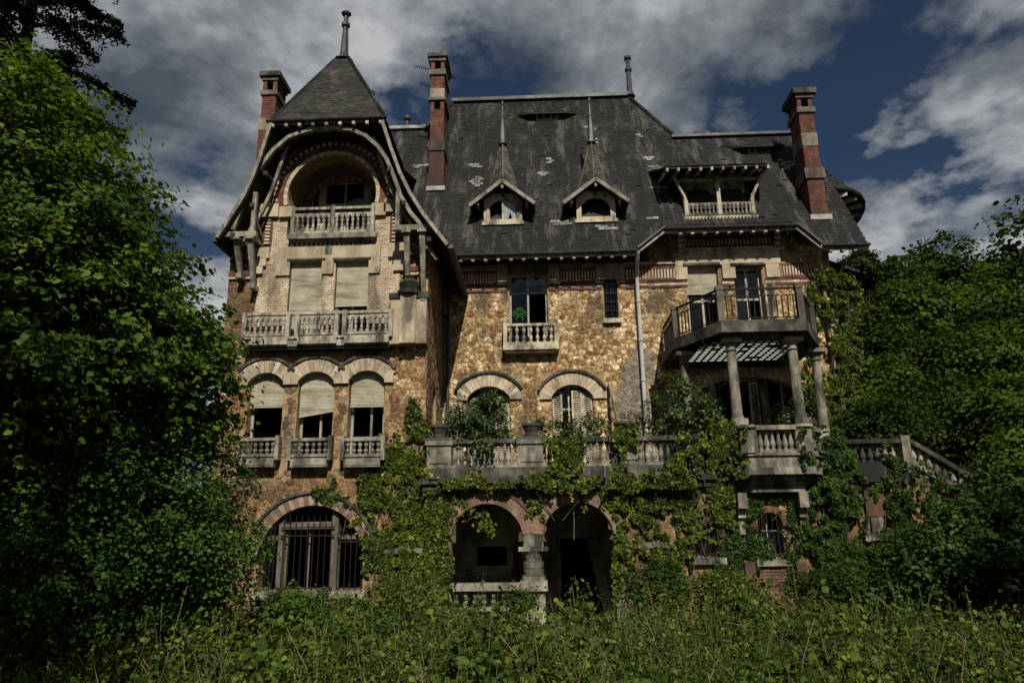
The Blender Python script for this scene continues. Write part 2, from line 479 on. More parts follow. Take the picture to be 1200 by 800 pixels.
# ---------------------------------------------------------------- masonry helpers
def stone_field(u0, u1, v0, v1, fn, size, keep_out=(), gap=.0045, proud=.018, inside=None):
    """Irregular stones filling a rectangle; fn(u, v, depth) places them. Returns a list of (centre, verts, faces)."""
    nu, nv = max(1, int((u1 - u0) / size)), max(1, int((v1 - v0) / (size * .9)))
    du, dv = (u1 - u0) / nu, (v1 - v0) / nv
    pts = {}
    for i in range(-2, nu + 2):
        for j in range(-2, nv + 2):
            pts[i, j] = (u0 + (i + .5 + (.25 if j % 2 else -.25) + R.uniform(-.42, .42)) * du, v0 + (j + .5 + R.uniform(-.42, .42)) * dv)
    res = []

    def clip(poly, px, py, nx, ny):          # keep the side where (q-p).n <= 0
        outp = []
        k = len(poly)
        for a in range(k):
            p, q = poly[a], poly[(a + 1) % k]
            dp = (p[0] - px) * nx + (p[1] - py) * ny
            dq = (q[0] - px) * nx + (q[1] - py) * ny
            if dp <= 0:
                outp.append(p)
            if dp * dq < 0:
                t = dp / (dp - dq)
                outp.append((p[0] + (q[0] - p[0]) * t, p[1] + (q[1] - p[1]) * t))
        return outp
    for (i, j), c in pts.items():
        if not (u0 < c[0] < u1 and v0 < c[1] < v1):
            continue
        if inside and not inside(*c):
            continue
        bad = False
        poly = [(u0, v0), (u1, v0), (u1, v1), (u0, v1)]
        for a, b, cc, d in keep_out:
            if a < c[0] < b and cc < c[1] < d:
                bad = True; break
            s = [(a - c[0], (a, c[1], 1, 0)), (c[0] - b, (b, c[1], -1, 0)), (cc - c[1], (c[0], cc, 0, 1)), (c[1] - d, (c[0], d, 0, -1))]
            poly = clip(poly, *max(s)[1])
        if bad:
            continue
        for a in range(-2, 3):
            for b in range(-2, 3):
                q = pts.get((i + a, j + b))
                if q is None or (a == 0 and b == 0):
                    continue
                nx, ny = q[0] - c[0], q[1] - c[1]
                L = math.hypot(nx, ny)
                if L < 1e-6 or L > 3.2 * size:
                    continue
                nx, ny = nx / L, ny / L
                poly = clip(poly, (c[0] + q[0]) / 2 - nx * gap, (c[1] + q[1]) / 2 - ny * gap, nx, ny)
                if len(poly) < 3:
                    break
            if len(poly) < 3:
                break
        # drop tiny edges
        pp = []
        for q in poly:
            if not pp or math.hypot(q[0] - pp[-1][0], q[1] - pp[-1][1]) > size * .12:
                pp.append(q)
        if len(pp) < 4:
            continue
        cu = sum(q[0] for q in pp) / len(pp); cv = sum(q[1] for q in pp) / len(pp)
        pr = proud * R.uniform(.45, 1.25)
        k = len(pp)
        vs = [fn(u, v, .0) for u, v in pp]
        sc1 = R.uniform(.78, .9)
        vs += [fn(cu + (u - cu) * sc1, cv + (v - cv) * sc1, pr * R.uniform(.6, .95)) for u, v in pp]
        vs.append(fn(cu + R.uniform(-.2, .2) * size, cv + R.uniform(-.2, .2) * size, pr * 1.15))
        fs = [(a, (a + 1) % k, k + (a + 1) % k, k + a) for a in range(k)] + [(k + a, k + (a + 1) % k, 2 * k) for a in range(k)]
        res.append(((cu, cv), vs, fs))
    return res


def build_stones(parent, stones, m, single=0, pick=None):
    rest = MB()
    if single and pick:
        stones = sorted(stones, key=pick)
    for n, (c, vs, fs) in enumerate(stones):
        if n < single:
            q = MB(); q.add(vs, fs)
            q.build('stone', m, parent, fix=False)
        else:
            rest.add(vs, fs)
    if rest.f:
        o = rest.build('rubble_facing', m, parent, fix=False)
        o['kind'] = 'stuff'


def brick_field(mb, u0, u1, v0, v1, fn, bw=.22, bh=.065, gap=.009, proud=.012, keep_out=(), mi=0, inside=None):
    rows = max(1, round((v1 - v0) / bh))
    bh = (v1 - v0) / rows
    for r in range(rows):
        a = u0 - (bw / 2 if r % 2 else 0)
        while a < u1 - .02:
            b = a + bw
            ua, ub = max(a, u0) + gap / 2, min(b, u1) - gap / 2
            a = b
            cv = v0 + (r + .5) * bh
            for k in keep_out:
                if k[2] < cv < k[3]:
                    if k[0] <= ua < k[1]:
                        ua = k[1]
                    if k[0] < ub <= k[1]:
                        ub = k[0]
            if ub - ua < .02:
                continue
            va, vb = v0 + r * bh + gap / 2, v0 + (r + 1) * bh - gap / 2
            cu, cv = (ua + ub) / 2, (va + vb) / 2
            if inside and not inside(cu, cv):
                continue
            d = proud * R.uniform(.5, 1.3)
            vs = [fn(ua, va, 0), fn(ub, va, 0), fn(ub, vb, 0), fn(ua, vb, 0), fn(ua, va, d), fn(ub, va, d), fn(ub, vb, d), fn(ua, vb, d)]
            mb.add(vs, [(4, 5, 6, 7), (0, 1, 5, 4), (1, 2, 6, 5), (2, 3, 7, 6), (3, 0, 4, 7)], mi)


def front(Y):
    return lambda u, v, d: (u, Y - d, v)


def arc_geo(x0, x1, zs, zt):
    w, h = (x1 - x0) / 2, zt - zs
    r = (w * w + h * h) / (2 * h)
    a0 = math.asin(min(1, w / r)) if h <= w else PI - math.asin(min(1, w / r))
    return (x0 + x1) / 2, zt - r, r, a0


def arch_poly(x0, x1, z0, zs, zt, n=14, grow=0):
    cx, cz, r, a0 = arc_geo(x0, x1, zs, zt)
    p = [(x0, z0), (x1, z0)]
    for i in range(n + 1):
        a = a0 - 2 * a0 * i / n
        p.append((cx + r * math.sin(a), cz + r * math.cos(a)))
    return p


def voussoirs(parent, x0, x1, zs, zt, t, n, y0, y1, mats, name='voussoir', r_off=0.0, gap=.01, extra=0.0):
    cx, cz, r, a0 = arc_geo(x0, x1, zs, zt)
    r += r_off
    a0 += extra
    for i in range(n):
        aa = -a0 + 2 * a0 * (i + gap * 3) / n
        ab = -a0 + 2 * a0 * (i + 1 - gap * 3) / n
        q = MB()
        k = 2 if n > 8 else 5
        inn = [(cx + r * math.sin(aa + (ab - aa) * j / k), cz + r * math.cos(aa + (ab - aa) * j / k)) for j in range(k + 1)]
        o = [(cx + (r + t) * math.sin(aa + (ab - aa) * j / k), cz + (r + t) * math.cos(aa + (ab - aa) * j / k)) for j in range(k + 1)]
        q.xz(inn + o[::-1], y0 - R.uniform(0, .012), y1)
        q.build(name, mats[i % len(mats)], parent)


# ---------------------------------------------------------------- windows, railings
BAL = {}


def baluster_mesh(h, r, style, m):
    key = (round(h, 3), round(r, 3), style, m.name)
    if key not in BAL:
        q = MB()
        if style == 'turned':
            pr = [(.95, 0), (.95, .08), (.62, .10), (.62, .16), (.85, .22), (1.0, .32), (.86, .45), (.55, .62), (.45, .76), (.72, .80), (.72, .85), (.5, .88), (.95, .92), (.95, 1)]
            q.lathe([(a * r, b * h) for a, b in pr], n=10)
        elif style == 'double':
            pr = [(.9, 0), (.9, .07), (.5, .1), (.95, .25), (.8, .36), (.4, .47), (.75, .5), (.4, .53), (.8, .66), (.95, .76), (.5, .9), (.9, .93), (.9, 1)]
            q.lathe([(a * r, b * h) for a, b in pr], n=10)
        elif style == 'timber':
            q.box(-r, r, -r, r, 0, h * .16); q.box(-r, r, -r, r, h * .84, h)
            q.lathe([(r * .6, h * .16), (r * 1.0, h * .3), (r * .55, h * .5), (r * 1.0, h * .7), (r * .6, h * .84)], n=8)
        else:
            q.box(-r, r, -r, r, 0, h)
        BAL[key] = q.mesh('baluster', m, smooth=False)
    return BAL[key]


def balustrade(parent, p0, p1, z0, z1, n, m, style='turned', r=.055, cop=.09, base=.07, depth=.2, cop_m=None, name='balustrade', bdepth=None, dz=0.0, over=0.0):
    """p0, p1 in plan; z0 underside, z1 top. dz lets the far end drop (stairs)."""
    a, b = Vector((*p0, 0)), Vector((*p1, 0))
    d = (b - a).normalized()
    q = MB()
    e = d * over
    sl = Vector((0, 0, dz))
    q.bar(a - e + Vector((0, 0, z1 - cop / 2)), b + e + sl + Vector((0, 0, z1 - cop / 2)), depth, cop, 0)
    q.bar(a + Vector((0, 0, z0 + base / 2)), b + sl + Vector((0, 0, z0 + base / 2)), bdepth or depth * .9, base, 1)
    o = q.build(name, [cop_m or m, m], parent)
    h = z1 - z0 - cop - base
    me = baluster_mesh(h, r, style, m)
    ang = math.atan2(d.y, d.x)
    for i in range(n):
        t = (i + .5) / n
        p = a.lerp(b, t)
        link('baluster', me, o, (p.x, p.y, z0 + base + dz * t), (0, 0, ang))
    return o


def window(parent, x0, x1, z0, z1, y, mull=(), trans=(), fw=.055, m=None, panes='all', dep=.05, mw=None):
    m = m or GREYPAINT
    q = MB()
    q.box(x0, x0 + fw, y, y + dep, z0, z1); q.box(x1 - fw, x1, y, y + dep, z0, z1)
    q.box(x0 + fw, x1 - fw, y, y + dep, z0, z0 + fw); q.box(x0 + fw, x1 - fw, y, y + dep, z1 - fw, z1)
    mw = mw or fw * .9
    tz = [z0 + (z1 - z0) * t for t in trans]
    mx = [x0 + (x1 - x0) * t for t in mull]
    for z in tz:
        q.box(x0 + fw, x1 - fw, y - .008, y + dep - .003, z - mw / 2, z + mw / 2)
    for x in mx:
        q.box(x - mw / 2, x + mw / 2, y - .004, y + dep - .006, z0 + fw, z1 - fw)
    o = q.build('window', m, parent)
    xs = [x0 + fw] + mx + [x1 - fw]
    zs = [z0 + fw] + tz + [z1 - fw]
    k = 0
    for i in range(len(xs) - 1):
        for j in range(len(zs) - 1):
            if panes == 'all' or k in panes:
                g = MB(); g.box(xs[i] + .004, xs[i + 1] - .004, y + .02, y + .025, zs[j] + .004, zs[j + 1] - .004)
                g.build('pane', GLASS, o)
            k += 1
    return o


def blind(parent, x0, x1, z0, z1, y, tilt=0.0, arch=0.0, name='roller_blind', pitch=.034):
    """A blind of narrow wooden slats; tilt drops one lower corner."""
    q = MB()
    n = int((z1 - z0) / pitch)
    for i in range(n):
        za = z1 - (i + 1) * pitch; zb = z1 - i * pitch - .003
        t0 = t1 = 0
        if i > n - 4:
            t0 = tilt * (i - n + 4) / 3
        q.add([(x0, y, za - t0), (x1, y, za), (x1, y, zb), (x0, y, zb - t0 * .7),
               (x0, y - .006, (za + zb) / 2 - t0), (x1, y - .006, (za + zb) / 2)],
              [(0, 1, 5, 4), (4, 5, 2, 3), (0, 4, 3), (1, 2, 5)])
    q.box(x0, x1, y - .02, y + .01, z1 - n * pitch - .05 - max(tilt, 0), z1 - n * pitch - .012 - max(tilt, 0)) if tilt <= 0 else q.add(
        [(x0, y - .018, z1 - n * pitch - .06 - tilt), (x1, y - .018, z1 - n * pitch - .06), (x1, y - .018, z1 - n * pitch), (x0, y - .018, z1 - n * pitch - tilt)], [(0, 1, 2, 3)])
    return q.build(name, BLIND, parent, fix=False)


def louvre(parent, x0, x1, z0, z1, y, y1=None):
    y1 = y if y1 is None else y1
    q = MB()
    fr = .05
    d = Vector((x1 - x0, y1 - y, 0)); L = d.length; d.normalize()

    def pt(u, z, off=0): return Vector((x0, y, z)) + d * u + Vector((0, -off, 0))
    for u0, u1, a, b in ((0, fr, z0, z1), (L - fr, L, z0, z1), (fr, L - fr, z0, z0 + fr), (fr, L - fr, z1 - fr, z1)):
        q.slab([pt(u0, a), pt(u1, a), pt(u1, b), pt(u0, b)], (0, .035, 0))
    o = q.build('shutter', PAINTW, parent)
    n = int((z1 - z0 - 2 * fr) / .06)
    s = MB()
    for i in range(n):
        z = z0 + fr + (i + .5) * (z1 - z0 - 2 * fr) / n
        s.slab([pt(fr, z - .025), pt(L - fr, z - .025), pt(L - fr, z + .02, -.03), pt(fr, z + .02, -.03)], (0, .004, .006))
    k = s.build('slats', PAINTW, o)
    k['kind'] = 'stuff'
    return o


def grille(parent, x0, x1, z0, z1, y, n, rails=(.1, .85), spike=0):
    q = MB()
    for t in rails:
        z = z0 + (z1 - z0) * t
        q.box(x0, x1, y - .012, y + .012, z - .014, z + .014)
    for i in range(n):
        x = x0 + (x1 - x0) * (i + .5) / n
        q.tube([(x, y, z0), (x, y, z1 + spike)], .011, 5)
    return q.build('iron_grille', IRON, parent)


# ---------------------------------------------------------------- roofs
def slates(name, S, inside, u0, u1, s0, s1, w, e, m, parent, miss=.006, lift=.011):
    q = MB()
    rows = int((s1 - s0) / e)
    for r in range(rows):
        sa = s0 + r * e
        u = u0 - (w / 2 if r % 2 else 0)
        while u < u1:
            ua, ub = u + .004, u + w - .004
            u += w
            cu = (ua + ub) / 2
            sm = sa + e * .5
            if R.random() < miss or not inside(cu, sm):
                continue
            for sd in (0, 1):
                if not inside(ub if sd else ua, sm):
                    i_, o_ = cu, (ub if sd else ua)
                    for _ in range(6):
                        md = (i_ + o_) / 2
                        i_, o_ = (md, o_) if inside(md, sm) else (i_, md)
                    if sd:
                        ub = i_
                    else:
                        ua = i_
            p = S(cu, sa)
            pu = (S(cu + .01, sa) - p) * 100
            ps = (S(cu, sa + .01) - p) * 100
            nn = pu.cross(ps).normalized()
            if nn.z < 0:
                nn = -nn
            j = R.uniform(-.006, .006)
            l1 = lift * R.uniform(.7, 1.6)
            a = S(ua, sa + j) + nn * l1; b = S(ub, sa + j + R.uniform(-.008, .008)) + nn * l1 * R.uniform(.8, 1.2)
            c = S(ub, sa + e * 1.25) + nn * .004; d = S(ua, sa + e * 1.25) + nn * .004
            q.add([a, b, c, d, a - nn * .012, b - nn * .012], [(0, 1, 2, 3), (4, 5, 1, 0)])
    o = q.build(name, m, parent, fix=False)
    o['kind'] = 'stuff'
    return o


def in_poly(poly):
    def f(x, y):
        c = False
        k = len(poly)
        for i in range(k):
            x1, y1 = poly[i]; x2, y2 = poly[(i + 1) % k]
            if (y1 > y) != (y2 > y) and x < (x2 - x1) * (y - y1) / (y2 - y1) + x1:
                c = not c
        return c
    return f


# ================================================================ ground
YM, YT, YP = 20.0, 17.0, 16.8


def sstep(a, b, x):
    t = min(1, max(0, (x - a) / (b - a)))
    return t * t * (3 - 2 * t)


def ground_z(x, y):
    h = 13.5 * sstep(9.5, 30, x + .18 * (y - 20)) * sstep(6, 34, y + (x - 10) * .45)
    h += 5 * sstep(40, 120, math.hypot(x, y - 10))
    h += .12 * noise.noise(Vector((x * .4, y * .4, 0)))
    return h - .12


def make_ground():
    xs = sorted(set([-900, -500, -250, -150, -100, -70] + list(range(-50, 61, 2)) + [80, 110, 160, 260, 500, 900]))
    ys = sorted(set([-900, -500, -250, -120, -60, -30] + list(range(-20, 71, 2)) + [85, 110, 160, 260, 500, 1200]))
    q = MB()
    n = len(ys)
    q.v = [(x, y, ground_z(x, y)) for x in xs for y in ys]
    for i in range(len(xs) - 1):
        for j in range(n - 1):
            q.f.append((i * n + j, (i + 1) * n + j, (i + 1) * n + j + 1, i * n + j + 1)); q.m.append(0)
    o = q.build('ground', SOIL, smooth=True, fix=False)
    o['kind'] = 'structure'


make_ground()

# ================================================================ the mansion
house = thing('mansion', 'abandoned stone and brick mansion with steep slate roofs and a timbered gable tower', 'mansion', (1.0, 20.0, 0))
XT0, XT1 = -7.74, -2.67
XC = (XT0 + XT1) / 2
XE = X(985, 400, YM)
ZB = Z(372, 405, YT) - .02           # underside of the tower balcony
ZT = Z(640, 548, YP)                 # terrace floor
YE = 19.3
ZE = Z(640, 296, YE)
YR = 23.5
ZR = Z(640, 117, YR)
MS = (ZR - ZE) / (YR - YE)


def zroof(y): return ZE + MS * (y - YE)


def on_roof(px, py):                  # where the sight line meets the front roof slope
    d = CM @ Vector(((px - 600) / F, (400 - py) / F, -1))
    t = (ZE - MS * YE - EYE.z) / (d.z - MS * d.y)
    return EYE + d * t


# ---- main wall, with its openings
wA = rect(597, 321, 642, 405, YM)
wB = rect(708, 328, 724, 374, YM)
wC1 = rect(548, 466, 598, 516, YM); wC1 = (wC1[0], wC1[1], ZT, wC1[3]); tC1 = Z(573, 453, YM)
wC2 = rect(647, 466, 696, 516, YM); wC2 = (wC2[0], wC2[1], ZT, wC2[3]); tC2 = Z(671, 451, YM)
wE = rect(762, 455, 786, 516, YM); wE = (wE[0], wE[1], ZT, wE[3])
wD1 = rect(806, 312, 844, 395, YM)
wD2 = rect(862, 312, 896, 395, YM)
ZU = Z(895, 374, 16.55)          # upper balcony floor
wD1 = (wD1[0], wD1[1], ZU, wD1[3]); wD2 = (wD2[0], wD2[1], ZU, wD2[3])
vx0, vx1 = X(818, 470, YM), X(940, 470, YM)
vzs, vzt = Z(880, 458, YM), Z(880, 442, YM)


def rc(b): return [(b[0], b[2]), (b[1], b[2]), (b[1], b[3]), (b[0], b[3])]


WTOP = zroof(YM) - .12
mw = MB()
spring = Z(573, 466, YM); spring2 = Z(671, 465, YM)
mw.holed([(XT1 - .2, ZT - .05), (XE, ZT - .05), (XE, WTOP), (XT1 - .2, WTOP)],
         [rc(wA), rc(wB), arch_poly(wC1[0], wC1[1], ZT, spring, tC1), arch_poly(wC2[0], wC2[1], ZT, spring2, tC2), rc(wE), rc(wD1), rc(wD2),
          arch_poly(vx0, vx1, ZT, vzs, vzt)], YM, YM + .42)
wall = mw.build('wall', MORTAR, house)

# frieze heights
fz0, fz1 = Z(650, 332.5, YM), Z(650, 316, YM)
bz0 = Z(650, 341, YM)
keep = [(wA[0] - .02, wA[1] + .02, wA[2] - .1, 99), (wB[0] - .03, wB[1] + .03, wB[2] - .15, wB[3] + .1),
        (wC1[0] - .0, wC1[1] + .0, 0, spring), (wC2[0], wC2[1], 0, spring2), (wE[0], wE[1], 0, wE[3]),
        (wD1[0], wD1[1], 0, 99), (wD2[0], wD2[1], 0, 99), (vx0 - .15, vx1 + .15, 0, vzt + .35)]
s1 = rect(536, 434, 612, 466, YM); s2 = rect(632, 432, 710, 465, YM)
keep += [(s1[0] + .05, s1[1] - .05, s1[2], s1[3] - .1), (s2[0] + .05, s2[1] - .05, s2[2], s2[3] - .1)]
st = stone_field(XT1, XE, ZT, bz0, front(YM), .165, keep)


def vis(c):
    x, z = c[0][0], c[0][1]
    ys = [v[0] for v in c[1]]
    zs_ = [v[2] for v in c[1]]
    area = (max(ys) - min(ys)) * (max(zs_) - min(zs_))
    ok = -2.1 < x < 4.1 and 4.2 < z < 8.3
    return -area if ok else 10 - area


grey = in_poly([(X(a, b, YM), Z(a, b, YM)) for a, b in ((729, 430), (746, 408), (764, 412), (772, 440), (785, 470), (770, 500), (758, 512), (728, 512), (722, 470))])
build_stones(wall, [q_ for q_ in st if not grey(q_[0][0] + R.gauss(0, .07), q_[0][1] + R.gauss(0, .07))], RUBBLE, 285, vis)
build_stones(wall, [q_ for q_ in st if grey(*q_[0])], mat('grey_render', [(.10, .085, .065), (.19, .165, .13), (.28, .25, .2)], 8, bump=.8, hue=.2))
# upper zones beside and over the raised eave
up = Z(850, 291, YM)
st = stone_field(X(755, 300, YM), XE, fz1 + .25, WTOP - .1, front(YM), .2, [(X(788, 300, YM), X(914, 300, YM), 0, 99)])
build_stones(wall, st, RUBBLE)


def dentil_panel(name, x0, x1, z0, z1, y, n, parent, mats, vert=True, proud=.05, frame=True):
    q = MB()
    q.box(x0, x1, y - .02, y, z0, z1, 0)
    hgt = z1 - z0
    fr = min(.07, hgt * .18) if frame else 0
    if frame:
        q.box(x0, x1, y - proud, y - .021, z0, z0 + fr, 0); q.box(x0, x1, y - proud, y - .021, z1 - fr, z1, 0)
    w = (x1 - x0) / n
    for i in range(n):
        q.box(x0 + w * (i + .26), x0 + w * (i + .8), y - proud * .8 - R.uniform(0, .01), y - .021, z0 + fr + .003, z1 - fr - .003, 1)
    return q.build(name, mats, parent)


def band(name, x0, x1, z0, z1, y, m, parent, d=.05):
    return box(name, m, parent, x0, x1, y - d, y, z0, z1)


def brick_band(x0, x1, z0, z1, y, parent, m, name='brick_band'):
    q = MB()
    brick_field(q, x0, x1, z0, z1, front(y), .2, .06, proud=.04)
    o = q.build(name, m, parent, fix=False)
    return o


xa = XT1
for (p0, p1, n) in ((516, 582, 18), (656, 698, 12), (733, 792, 16), (914, 952, 11)):
    dentil_panel('brick_frieze', max(XT1, X(p0, 325, YM)), X(p1, 325, YM), fz0, fz1, YM, n, house, [REDBRICK, CREAM])
for (p0, p1) in ((583, 595), (643, 655), (699, 732)):
    b = (X(p0, 325, YM), X(p1, 325, YM))
    if p0 == 699:
        band('stone_block', b[0], b[1], wB[3] + .02, fz1 + .06, YM, ASHLAR, house, .075)
    else:
        band('stone_block', b[0], b[1], fz0 - .02, fz1 + .18, YM, ASHLAR, house, .075)
for x0, x1 in ((XT1, X(595, 337, YM)), (X(643, 337, YM), X(706, 337, YM)), (X(726, 337, YM), X(806, 337, YM)), (X(846, 337, YM), X(861, 337, YM)), (X(897, 337, YM), X(952, 337, YM))):
    hb = (fz0 - bz0) / 3
    brick_band(x0, x1, bz0, bz0 + hb, YM, house, REDBRICK)
    brick_band(x0, x1, bz0 + hb + .004, bz0 + 2 * hb, YM, house, CREAM)
    brick_band(x0, x1, bz0 + 2 * hb + .004, fz0 - .004, YM, house, REDBRICK)
# above the frieze on the plain wall, under the eave
box('eave_board', DARKWOOD, house, XT1, X(760, 300, YM), YM - .03, YM - .001, fz1 + .19, WTOP - .02)
band('stone_string', XT1, X(582, 314, YM), fz1 + .01, fz1 + .075, YM, ASHLAR, house, .07)
band('stone_string', X(656, 314, YM), X(792, 314, YM), fz1 + .065, fz1 + .12, YM, ASHLAR, house, .07)
band('lintel', wA[0] - .06, wA[1] + .06, wA[3] + .01, fz1 + .17, YM, DARKSTONE, house, .06)

# window with the graffiti
w = window(house, wA[0], wA[1], wA[2], wA[3], YM + .14, (.49,), (.745,), .06, GREYPAINT, panes=(0, 1, 3))
gx, gz_ = X(609, 368, YM + .16), Z(609, 368, YM + .16)
g = MB()


def squig(pts, r=.008):
    P = [(gx + a * .2, YM + .152, gz_ + b * .2) for a, b in pts]
    g.tube(P, r, 5)


squig([(math.cos(t) * .62, .25 + math.sin(t) * .34) for t in np.linspace(0, 6.3, 16)])
squig([(-.8, .55), (-.9, .1), (-.75, -.4), (-.4, -.15), (-.2, -.5), (.1, -.2), (.3, -.55), (.6, -.2), (.85, -.45), (.9, .1), (.8, .5)])
squig([(-.5, .62), (-.42, .85), (.4, .88), (.5, .6)])
squig([(-.35, -.45), (-.5, -.9)]); squig([(.3, -.5), (.5, -.95)])
squig([(-.3, .25), (-.1, .2), (-.25, .05)]); squig([(.3, .3), (.12, .2), (.3, .05)])
g.build('graffiti', GREENPAINT, w)
# its little balustraded front
b0, b1 = X(590, 392, YM), X(654, 392, YM)
zt_, zb_ = Z(622, 379, YM - .25), Z(622, 410, YM - .25)
q = MB(); q.box(b0, b1, YM - .34, YM, zb_, zb_ + .13); q.box(b0 + .05, b1 - .05, YM - .28, YM, zb_ - .06, zb_)
q.build('window_sill', PAINTW, house)
balustrade(house, (b0 + .1, YM - .22), (b1 - .1, YM - .22), zb_ + .13, zt_, 7, PAINTW, 'double', .06, .07, .1, .14, name='balustrade')
for x in (b0 + .06, b1 - .06):
    q = MB(); q.box(x - .055, x + .055, YM - .29, YM - .13, zb_ + .13, zt_ + .05); q.lathe([(.055, 0), (.07, .04), (.03, .12), (.005, .2)], (x, YM - .21, zt_ + .05), 8)
    q.build('end_post', PAINTW, house)
# narrow barred window
window(house, wB[0], wB[1], wB[2], wB[3], YM + .1, (), (.34, .67), .03, IRON)
grille(house, wB[0] - .03, wB[1] + .03, wB[2], wB[3] - .12, YM + .015, 3, (.25, .5, .75, .98))
q = MB(); q.box(wB[0] - .06, wB[1] + .06, YM - .13, YM + .1, wB[2] - .13, wB[2]); q.build('window_sill', PAINTW, house)
# two arched doors on the terrace
for i, (bb, sp, tp, su) in enumerate(((wC1, spring, tC1, s1), (wC2, spring2, tC2, s2))):
    ar = MB()
    o = ar.add([], [])
    hold = box('arch_keystone_bed', ASHLAR, house, bb[0] - .05, bb[1] + .05, YM - .018, YM - .001, tp + .01, su[3] - .14)
    hold.name = 'door_arch'
    voussoirs(hold, bb[0], bb[1], sp, tp, .36, 15, YM - .07, YM + .1, [CREAM, ASHLAR, CREAM, CREAM])
    voussoirs(hold, bb[0], bb[1], sp, tp, .07, 26, YM - .13, YM - .02, [DARKSTONE], 'hood_brick', .365)
    for sx, a, b in ((-1, su[0], bb[0]), (1, bb[1], su[1])):
        q = MB()
        cx = (bb[0] + bb[1]) / 2
        c_, cz_, r_, a0_ = arc_geo(bb[0], bb[1], sp, tp)
        e = bb[0] if sx < 0 else bb[1]
        xo = su[0] if sx < 0 else su[1]
        tx, tz = c_ + sx * (r_ + .36) * math.sin(a0_), cz_ + (r_ + .36) * math.cos(a0_)
        q.xz([(e, sp - .06), (e, sp - .004), (tx, tz), (xo, sp + .22), (xo, sp - .06)], YM - .075, YM + .02)
        q.build('springer_stone', ASHLAR, hold)
c1m = (wC1[0] + wC1[1]) / 2
window(house, wC1[0], wC1[1], ZT, tC1, YM + .2, (.5,), (.72,), .06, PAINTW, panes=(1,))
louvre(house, wC1[0] + .05, wC1[0] + .48, ZT + .05, spring + .02, YM + .1)
louvre(house, wC1[1] - .42, wC1[1] - .02, ZT + .05, spring + .04, YM + .1)
louvre(house, X(518, 490, YM - .1), X(541, 490, YM - .1), ZT + .05, Z(530, 472, YM), YM - .12, YM - .05)
window(house, wC2[0], wC2[1], ZT, tC2, YM + .22, (.42,), (.75,), .05, PAINTW, panes=(1,))
louvre(house, wC2[0] + .02, wC2[0] + .30, ZT + .05, tC2 - .16, YM + .06, YM + .12)
louvre(house, wC2[0] + .56, wC2[0] + .86, ZT + .05, tC2 - .13, YM + .08)
louvre(house, wC2[0] + .865, wC2[1] - .02, ZT + .05, tC2 - .16, YM + .1, YM + .05)
louvre(house, wE[0], (wE[0] + wE[1]) / 2 - .005, ZT + .03, wE[3] - .03, YM + .08)
louvre(house, (wE[0] + wE[1]) / 2, wE[1], ZT + .03, wE[3] - .03, YM + .08, YM + .02)
# ---- right wing: lintel stones, door-windows
lz0, lz1 = Z(850, 311, YM), Z(850, 294, YM)
q = MB()
q.box(X(790, 302, YM), X(913, 302, YM), YM - .09, YM, lz0, lz1)
q.box(X(795, 294, YM), X(908, 294, YM), YM - .13, YM, lz1 + .003, lz1 + .07)
for k in range(6):
    x = X(812 + k * 16, 300, YM)
    q.box(x, x + .12, YM - .13, YM - .091, lz1 - .14, lz1)
q.build('stone_lintel', ASHLAR, house)
for x0, x1 in ((791, 805), (846, 861), (897, 913)):
    band('stone_block', X(x0, 318, YM), X(x1, 318, YM), fz0 + (.01), lz0 - .003, YM, ASHLAR, house, .08)
for b in (wD1, wD2):
    q = MB(); q.box(b[0] - .07, b[1] + .07, YM - .12, YM, b[3] + .0, b[3] + .07); q.build('drip_mould', DARKSTONE, house)
dentil_panel('brick_frieze', X(801, 285, YM), X(904, 285, YM), lz1 + .12, Z(850, 278, YM), YM, 24, house, [REDBRICK, CREAM])
box('brick_band', REDBRICK, house, X(797, 285, YM), X(908, 285, YM), YM - .04, YM - .001, lz1 + .075, lz1 + .117)
window(house, wD1[0], wD1[1], ZU, wD1[3], YM + .18, (.5,), (.62,), .07, PAINTW, panes=(0, 1, 3))
blind(house, wD1[0] + .02, wD1[1] - .02, Z(825, 343, YM), wD1[3], YM + .1)
window(house, wD2[0], wD2[1], ZU, wD2[3], YM + .2, (.5,), (.64,), .07, PAINTW, panes=(0, 1, 3))
louvre(house, wD2[1] + .02, wD2[1] + .3, ZU, Z(895, 332, YM), YM - .06, YM - .15)
for px in (795.5, 907.5):             # corbel brackets under the raised eave
    x = X(px, 280, YM)
    q = MB()
    for k in range(4):
        q.box(x - .09, x + .09, YM - .14 - .09 * k, YM, Z(850, 296 - k * 5.5, YM) - .02, Z(850, 296 - k * 5.5, YM) + .07)
    q.build('corbel', PAINTW, house)

# ---- veranda arch on the right, at terrace level
hold = box('veranda_arch', PORCHWALL, house, vx0, vx1, YM - .02, YM - .001, vzt + .33, vzt + .4)
voussoirs(hold, vx0, vx1, vzs, vzt, .3, 34, YM - .06, YM + .1, [CREAM, PORCHWALL])
for px in (836, 898):
    x = X(px, 475, YM)
    q = MB(); q.box(x - .1, x + .1, YM + .05, YM + .28, ZT, vzt - .08); q.box(x - .14, x + .14, YM + .02, YM + .3, ZT, ZT + .25)
    q.build('stone_pier', GREYSTONE, house)
xa, xb = X(840, 475, YM), X(893, 475, YM)
window(house, xa, xb, ZT, vzt, YM + .22, (.5,), (.55,), .06, GREYPAINT, panes=(1, 3))
window(house, vx0, X(832, 475, YM), ZT, vzt, YM + .23, (), (.55,), .06, GREYPAINT, panes=(1,))
window(house, X(902, 475, YM), vx1, ZT, vzt, YM + .23, (.5,), (.55,), .06, GREYPAINT)
louvre(house, X(893, 475, YM) - .28, X(893, 475, YM) - .02, ZT + .02, vzt - .12, YM + .12)

